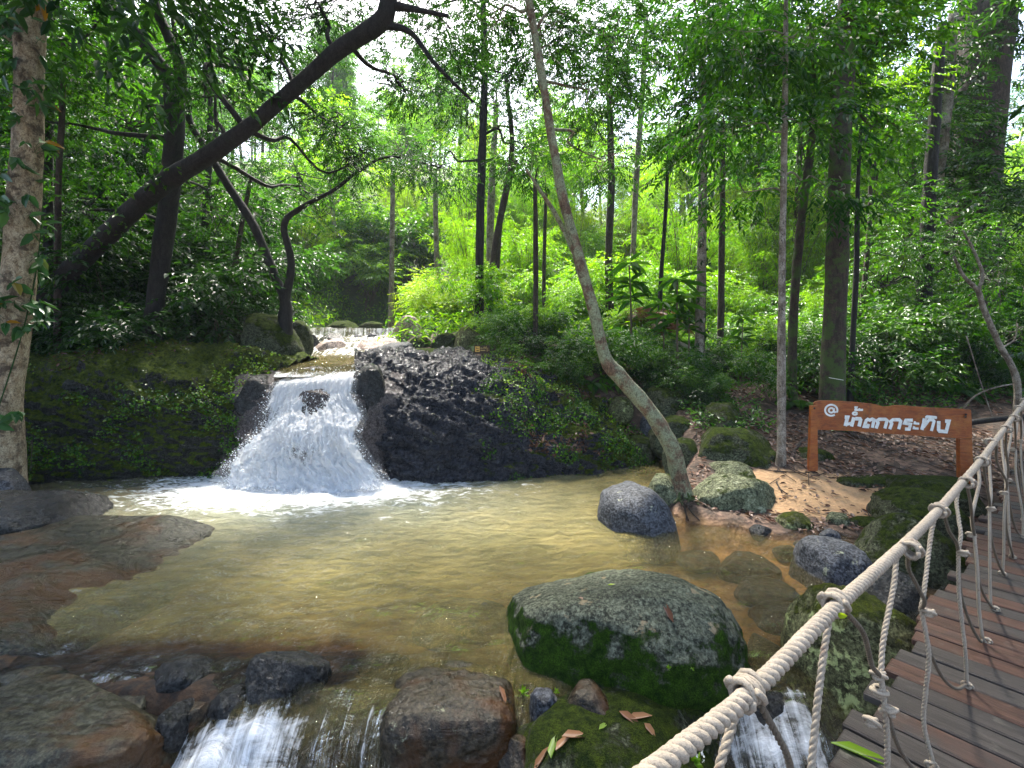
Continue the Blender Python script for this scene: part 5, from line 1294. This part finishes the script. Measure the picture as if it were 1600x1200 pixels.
ROS = [proto('rosette_plant', 'slim plant with tiers of long strap leaves', 'plant', 'plants with strap leaves', b_rosette(391, 12, .42, 'leaf_mid', 1.6))]

rb = random.Random(77); cnt = 0
def inview(px): return -150 < px < 1750
def scatter(protos, n, d0, d1, px0, px1, s0=.8, s1=1.25, avoid=True, mind=0.0, z_off=0.0, taken=[]):
    k_ = 0; tries = 0
    while k_ < n and tries < n * 30:
        tries += 1
        d = d0 + (d1 - d0) * rb.random() ** .8; px = rb.uniform(px0, px1); x = (px - 800) / F * d
        if abs(x - SCX(d)) < SHW(d) + (1.1 if d < 26 else 0) and d < 27: continue
        if mind and any((x - a) ** 2 + (d - b_) ** 2 < mind ** 2 for a, b_ in taken): continue
        if sdist(A([x]), A([d]), POOL)[0] < .5: continue
        if mind: taken.append((x, d))
        put(rb.choice(protos), (x, d, hz(x, d) + z_off), rb.uniform(0, 6.28), rb.uniform(s0, s1)); k_ += 1
# far slope
T_SHADE = [proto('added_shade_tree', 'unseen tall tree added beside the viewer to shade the stream', 'tree', 'added shade trees round the viewer', b_tree(401 + i, 13, 5.5, .19, 'leaf_dark', 'bark_dark', 12000)) for i in range(2)]  # out of view, added to shade the foreground and fill reflections
for (x, y) in ((-12.5, 8), (-9, 4), (8.5, 3.5), (13.5, 8), (-5.5, 1.0), (-17, 13), (18, 13)):
    put(rb.choice(T_SHADE), (x, y, hz(x, y)), rb.uniform(0, 6.28), rb.uniform(.85, 1.05))
scatter(T_M + T_B, 52, 34, 74, -100, 1700, .9, 1.4, mind=2.3, taken=[])
scatter(T_M, 24, 28, 60, -100, 560, .8, 1.1, mind=2.0, taken=[])
scatter(T_D, 8, 26, 48, -100, 480, .9, 1.2, mind=3, taken=[])
scatter(T_B, 34, 24, 48, 380, 1700, .8, 1.15, mind=2.8, taken=[])
scatter(BB, 22, 26, 38, 700, 1700, 1.3, 1.8, mind=1.6, taken=[])
scatter(T_B, 14, 26, 40, 800, 1700, .8, 1.2, mind=2.2, taken=[])
scatter(BB, 66, 17, 34, 470, 1650, .7, 1.2, mind=1.1, taken=[])
scatter(T_M + T_D, 9, 15, 24, -150, 430, .7, .95, mind=2.0, taken=[])
scatter(T_D, 12, 13, 20, -150, 400, .55, .8, mind=1.6, taken=[])
scatter(T_M, 6, 15, 22, 1150, 1750, .7, .95, mind=2.0, taken=[])
scatter(BB[:2], 10, 13, 18, 1250, 1700, .5, .75, mind=1.2, taken=[])
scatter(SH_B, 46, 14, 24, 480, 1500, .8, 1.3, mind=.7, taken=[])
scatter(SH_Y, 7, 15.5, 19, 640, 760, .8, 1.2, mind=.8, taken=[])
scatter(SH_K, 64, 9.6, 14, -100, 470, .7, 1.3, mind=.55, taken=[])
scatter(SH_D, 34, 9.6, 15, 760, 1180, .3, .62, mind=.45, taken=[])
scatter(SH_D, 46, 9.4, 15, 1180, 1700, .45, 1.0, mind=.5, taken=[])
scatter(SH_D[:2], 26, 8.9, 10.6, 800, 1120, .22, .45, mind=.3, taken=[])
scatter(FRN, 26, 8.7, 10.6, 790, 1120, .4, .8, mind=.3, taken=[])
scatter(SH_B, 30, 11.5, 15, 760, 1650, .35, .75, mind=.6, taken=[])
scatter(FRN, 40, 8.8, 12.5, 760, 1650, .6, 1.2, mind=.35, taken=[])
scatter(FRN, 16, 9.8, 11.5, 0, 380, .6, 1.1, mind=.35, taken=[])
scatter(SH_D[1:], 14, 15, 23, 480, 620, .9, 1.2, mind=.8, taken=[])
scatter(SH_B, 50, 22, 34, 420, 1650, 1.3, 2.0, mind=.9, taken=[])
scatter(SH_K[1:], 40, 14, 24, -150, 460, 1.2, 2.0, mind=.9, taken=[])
for i in range(22):
    d = rb.uniform(24.5, 34); x = (rb.uniform(440, 640) - 800) / F * d; put(rb.choice(SH_B + SH_D[1:]), (x, d, hz(x, d) - .1), rb.uniform(0, 6), rb.uniform(1.2, 2.2))
for (px, d, s) in ((1005, 12.5, .9), (1085, 12, .8), (930, 16, 1.1), (1420, 11.5, .9), (1560, 10.5, 1.0), (1300, 13, 1.0), (700, 17, .8), (1190, 13, .8)):
    x = (px - 800) / F * d; put(PALM[0], (x, d, hz(x, d) + .3), rb.uniform(0, 6), s)
for (px, d, s) in ((1010, 13.5, .8), (1045, 12.5, .6)):
    x = (px - 800) / F * d; put(DRYP[0], (x, d, hz(x, d) + .9), rb.uniform(0, 6), s)
for (px, d, s) in ((985, 11.5, 1.5), (1060, 10.5, 1.45), (1075, 10.8, 1.2), (1035, 11, 1.1), (1400, 10.5, .9), (1160, 11, .9)):
    x = (px - 800) / F * d; put(ROS[0], (x, d, hz(x, d)), rb.uniform(0, 6), s)
for pr in T_SHADE + T_D + T_M + T_B + BB + SH_D + SH_K + SH_B + SH_Y + FRN + PALM + DRYP + ROS:
    for p in pr[1]: bpy.data.objects.remove(p)
    bpy.data.objects.remove(pr[0])

# ---------------------------------------------------------------- creepers, litter, ground cover
def surf_samples(Gd, n, rg, r0=0, r1=1, c0=0, c1=1):
    nv_, nu_ = Gd.shape[:2]; i = (rg.uniform(r0, r1, n) * (nv_ - 2)).astype(int); j = (rg.uniform(c0, c1, n) * (nu_ - 2)).astype(int)
    p = Gd[i, j]; N_ = unit(np.cross(Gd[i, j + 1] - p, Gd[i + 1, j] - p)); 
    N_ = np.where((N_[:, 1] > .3)[:, None], -N_, N_); return p, N_
def leafcover(name, label, cat, pts, nrm, L, mat, rg, aspect=.6, lift=.02, flat=.4, kind='stuff', origin=(0, 0, 0), spread=.05, per=1):
    O = np.repeat(pts, per, 0) + rg.normal(size=(len(pts) * per, 3)) * spread; N_ = np.repeat(nrm, per, 0)
    n = len(O); D = rg.normal(size=(n, 3)); D = unit(D - N_ * np.sum(D * N_, -1, keepdims=True)) + N_ * rg.uniform(0, flat, n)[:, None]
    O = O + N_ * (lift + rg.uniform(0, lift * 2, n))[:, None]
    Ls = L * rg.uniform(.5, 1.3, n)
    V, q = leaves_vf(O, D, N_ + rg.normal(size=(n, 3)) * .3, Ls, Ls * aspect)
    o = mk(name, V, [q], M[mat], origin=origin, smooth=False, fattr={'var': np.repeat(rg.uniform(0, 1, n), 2)})
    return set_props(o, label, cat, None, kind)
rg = np.random.default_rng(55)
def noise_keep(p, N_, f, th, seed=0):
    m = fbm(p * f + seed, 4) > th; return p[m], N_[m]
p, N_ = noise_keep(*surf_samples(LG, 7000, rg, .16, .56, .05, .85), 2.4, .12)
leafcover('creeper', 'small round-leaved creeper covering the face of the left outcrop', 'creeper', p, N_, .042, 'leaf_mid', rg, .8, origin=(-5.5, 8, 0), per=2)
p, N_ = noise_keep(*surf_samples(LG, 1500, rg, .4, .75, .2, .9), 1.2, .1, 4)
leafcover('creeper', 'fresh green creeper patches along the upper edge of the left outcrop', 'creeper', p, N_, .055, 'leaf_bright', rg, .7, origin=(-5, 9, 0), per=2)
p, N_ = noise_keep(*surf_samples(RG, 7500, rg, .14, .62, .46, .92), 2.3, .04)
leafcover('creeper', 'dense small-leaved creeper on the middle face of the right outcrop', 'creeper', p, N_, .040, 'leaf_mid', rg, .8, origin=(.5, 8, 0), per=2)
p, N_ = noise_keep(*surf_samples(RG, 2600, rg, .40, .85, .45, .97), 1.5, .12, 3)
leafcover('creeper', 'bright moss-green plants on the top of the right outcrop', 'creeper', p, N_, .05, 'leaf_bright', rg, .6, origin=(.5, 9, 0), per=2)
p, N_ = noise_keep(*surf_samples(RG, 5200, rg, .25, .85, .55, .98), 1.1, .06, 8)
leafcover('leaf_litter', 'pinkish brown fallen leaves lying on the right outcrop', 'leaf litter', p, N_, .09, 'leaf_dry', rg, .45, .012, .2, origin=(1, 9, 0), spread=.03)
p, N_ = noise_keep(*surf_samples(LG, 900, rg, .60, .9, .2, .9), 1.5, .15, 8)
leafcover('leaf_litter', 'few fallen leaves on top of the left outcrop', 'leaf litter', p, N_, .07, 'leaf_dry', rg, .45, .012, .2, origin=(-5, 9, 0), spread=.03)
def ground_pts(n, x0, x1, y0, y1, rg):
    x = rg.uniform(x0, x1, n); y = rg.uniform(y0, y1, n); s = sdist(x, y, POOL); m = s > .25
    m &= (np.exp(-(((x - 3.9) / 1.1) ** 2 + ((y - 6.45) / .62) ** 2) ** 1.5) < rg.uniform(.1, 1.3, n))
    perp = U[0] * y - U[1] * x; m &= ~((perp < .75) & (y < 9))
    m &= ~((np.abs(x - SCX(y)) < SHW(y) + .3) & (y < 25))
    x, y = x[m], y[m]; e = .05
    z = height(x, y); N_ = unit(np.stack([-(height(x + e, y) - z) / e, -(height(x, y + e) - z) / e, np.ones_like(x)], -1)); return np.stack([x, y, z], -1), N_
p, N_ = ground_pts(17000, 2.2, 11, 5.2, 12, rg); p, N_ = noise_keep(p, N_, 1.3, -.15, 2)
leafcover('leaf_litter', 'carpet of brown and pinkish fallen leaves on the bank around the sign', 'leaf litter', p, N_, .085, 'leaf_dry', rg, .42, .01, .3, origin=(5, 7, 0), spread=.0)
p, N_ = ground_pts(9000, 1.5, 12, 8.2, 14, rg); p, N_ = noise_keep(p, N_, .8, -.05, 5)
leafcover('ground_cover', 'low green seedlings and herbs on the shaded right bank', 'ground cover', p, N_, .09, 'leaf_mid', rg, .4, .06, 1.2, origin=(5, 10, 0), per=3, spread=.07)
p, N_ = ground_pts(16000, -14, 14, 12, 26, rg)
leafcover('ground_cover', 'bright low greenery covering the far slope floor', 'ground cover', p, N_, .16, 'leaf_bright', rg, .35, .15, 1.5, origin=(0, 18, 0), per=3, spread=.16)
p, N_ = ground_pts(5000, -12, -3, 9.6, 14, rg)
leafcover('ground_cover', 'dark herbs under the trees on the left bank', 'ground cover', p, N_, .09, 'leaf_dark', rg, .4, .06, 1.2, origin=(-7, 11, 0), per=3, spread=.07)
# twigs on the right bank
mb = MB()
p, N_ = ground_pts(420, 2.2, 8, 5.6, 10, rg)
for q in p:
    a = rg.uniform(0, 6.28); l_ = rg.uniform(.12, .5); e = A([math.cos(a), math.sin(a), 0]) * l_
    pts = [q + e * t_ + rg.normal(size=3) * .02 for t_ in (0, .5, 1)]
    for r_ in pts: r_[2] = hz(r_[0], r_[1]) + .015
    V, fs = tube_vf(pts, rg.uniform(.003, .009), n=6, seg=5); mb.add(V, *fs)
set_props(mb.obj('twig_litter', M['bark_brown'], origin=(4, 7, 0)), 'small dead twigs strewn over the bank and sand', 'twigs', None, 'stuff')

# single leaves one can point to
def one_leaf(px, py, d, L, ang, mat, label, nrm=(0, -.5, 1), asp=.35, var=.5, name='fallen_leaf'):
    c = P(px, py, d); a = math.radians(ang); N1 = unit(A(nrm, ).astype(float)); X1 = unit(np.cross(A([0, 1, 0]), N1)) if abs(N1[1]) < .9 else A([1, 0, 0]); X1 = unit(A([1, 0, 0]) - N1 * N1[0]); Y1 = np.cross(N1, X1)
    D = X1 * math.cos(a) + Y1 * math.sin(a)
    V, q = leaves_vf(A([c - D * L / 2]), A([D]), A([N1]), A([L]), A([L * asp]), bend=.12)
    V2 = V - N1 * .003; n = len(V); V = np.vstack([V, V2]); q = np.vstack([q, q[:, ::-1] + n])
    set_props(mk(name, V, [q], M[mat], origin=c, fattr={'var': np.full(len(q), var)}), label, 'leaf')
def on_rocks(px, py):
    """distance to the first surface seen there"""
    dg = bpy.context.evaluated_depsgraph_get(); d0 = Vector(((px - 800) / F, 1, -(py - HZ) / F)); l = d0.length
    hit, loc, nr, *_ = sc.ray_cast(dg, Vector((0, 0, EYE)), d0.normalized()); return (loc.y - .012, tuple(nr)) if hit else (3, (0, 0, 1))
bpy.context.view_layer.update()
for px, py, L, ang, mat, label, asp, var in (
        (1043, 953, .17, 100, 'leaf_dry', 'long reddish dry leaf stuck upright on the big mossy boulder', .22, .5),
        (907, 934, .07, 110, 'leaf_dry', 'small curled pale leaf on the grey top of the big boulder', .35, .9),
        (957, 913, .08, -35, 'leaf_yellow', 'little yellowish leaf near the top of the big boulder', .3, .9),
        (865, 1162, .15, 70, 'leaf_bright', 'fresh green leaf lying at the bottom centre', .35, .8),
        (880, 1158, .12, 40, 'leaf_dead', 'orange leaf touching the fresh green leaf', .35, .8),
        (900, 1148, .16, 15, 'leaf_dead', 'long orange brown leaf right of the fresh green one', .35, .9),
        (846, 1183, .15, 25, 'leaf_dead', 'tan leaf below the fresh green one', .3, .9),
        (985, 1122, .14, -40, 'leaf_dead', 'orange fallen leaf in the shade under the big boulder, left of a pair', .35, .7),
        (1000, 1118, .14, 5, 'leaf_dead', 'orange fallen leaf in the shade under the big boulder, right of a pair', .3, .75),
        (1016, 1140, .08, -50, 'leaf_dead', 'small orange leaf alone on the green slab', .5, .8),
        (943, 1133, .10, 50, 'leaf_bright', 'light green narrow leaf beside the brown angular stone', .25, .9),
        (1353, 1177, .22, -28, 'leaf_bright', 'large pale green leaf lying on the bridge planks', .22, .95),
        (786, 1085, .12, -65, 'leaf_dead', 'brown stalked leaf between the wet brown boulder and the big one', .3, .6),
        (1316, 962, .02, 0, 'leaf_yellow', 'tiny pale leaf on the grey planks', .6, .9)):
    d, nr = on_rocks(px, py)
    if nr[2] < .1: nr = (nr[0], nr[1], .3)
    one_leaf(px, py, d, L, ang, mat, label, nr, asp, var)
# small flowering herbs on the rocks
def herb(px, py, label, s=.05, n=9, fl=0, dd=None):
    d, nr = on_rocks(px, py)
    d = dd or d; c = P(px, py, d); rg = np.random.default_rng(int(px)); mb = MB()
    root = empty('small_herb', tuple(c), label, 'herb')
    D = rg.normal(size=(n, 3)) * .7 + A([0, -.3, .7]); V, q = leaves_vf(np.tile(c, (n, 1)), D, rg.normal(size=(n, 3)) + A([0, -1, 1]), rg.uniform(.6, 1, n) * s, rg.uniform(.3, .4, n) * s); mb.add(V, q, var=.6)
    mb.obj('leaves', M['leaf_bright'], root)
    if fl:
        m2 = MB()
        for _ in range(fl):
            o = c + A([rg.uniform(-.06, .06), rg.uniform(-.05, 0), rg.uniform(0, .09)]); D = rg.normal(size=(5, 3)); V, q = leaves_vf(np.tile(o, (5, 1)), D, rg.normal(size=(5, 3)), np.full(5, .013), np.full(5, .009)); m2.add(V, q)
        m2.obj('flowers', M['sign_paint'], root)
herb(818, 1083, 'bright green seedling below the left foot of the big boulder', .05)
herb(869, 1083, 'second tiny seedling in the crevice under the big boulder', .035)
herb(1044, 1045, 'tiny green sprout on the shaded flank of the big boulder', .03, 7)
herb(1082, 1045, 'smallest green sprout at the right of the shaded flank', .02, 6)
herb(1085, 1190, 'green herb with tiny white flowers below the handrail rope', .06, 16, 9, 2.5)
herb(1075, 1165, 'smaller green herb with white specks nearer the bottom slab', .045, 10, 4, 2.55)
# loose sticks and lianas
def stick(pts, w0, w1, mat, label, name='branch'):
    p = [P(*q) for q in pts]; V, fs = tube_vf(p, np.linspace(w0, w1, len(p)), n=len(p) * 8, seg=7, rough=.1)
    set_props(mk(name, V, fs, M[mat], origin=p[0]), label, 'branch')
stick([(1505, 638, 7.2), (1522, 620, 7.1), (1550, 607, 7.0), (1582, 600, 6.9)], .014, .01, 'bark_pale', 'pale curved liana arching between sign and bridge post', 'liana')
stick([(1510, 525, 8.0), (1530, 590, 8.0), (1552, 655, 7.9)], .010, .006, 'bark_pale', 'thin grey hanging stem near the right end of the sign', 'liana')
stick([(1180, 955, 4.2), (1187, 985, 4.1), (1207, 1025, 3.9)], .004, .006, 'bark_brown', 'thin reddish twig standing in the shallow water beside the big boulder')
stick([(1395, 600, 10), (1440, 555, 10), (1480, 500, 10)], .012, .006, 'bark_pale', 'grey fallen branch leaning in the undergrowth over the sign')
stick([(1500, 662, 8.0), (1560, 655, 7.8), (1640, 648, 7.6)], .05, .04, 'bark_dark', 'dark fallen log lying behind the right sign post', 'log')
stick([(1295, 590, 8.2), (1318, 594, 8.1)], .004, .004, 'sign_paint', 'thin white string tied across the stout trunk', 'string')
stick([(300, 590, 8.2), (345, 660, 7.9), (352, 720, 7.9)], .006, .004, 'bark_brown', 'dry stem hanging down the face of the left outcrop')
stick([(45, 705, 7.2), (50, 690, 7.0), (48, 735, 7.0)], .006, .004, 'bark_brown', 'dry twig at the left end of the outcrop')

# ---------------------------------------------------------------- humid air
HAZE = 0.0008
V, fs = box_vf((0, 80, 44), (330, 270, 100))
k = NT('humid_air'); k.set(k.out.inputs[1], k.n('VolumePrincipled', {'Color': (.86, .93, 1.0), 'Density': HAZE}).outputs[0])
hz_o = mk('haze', V, fs, k.m, smooth=False); hz_o['kind'] = 'stuff'
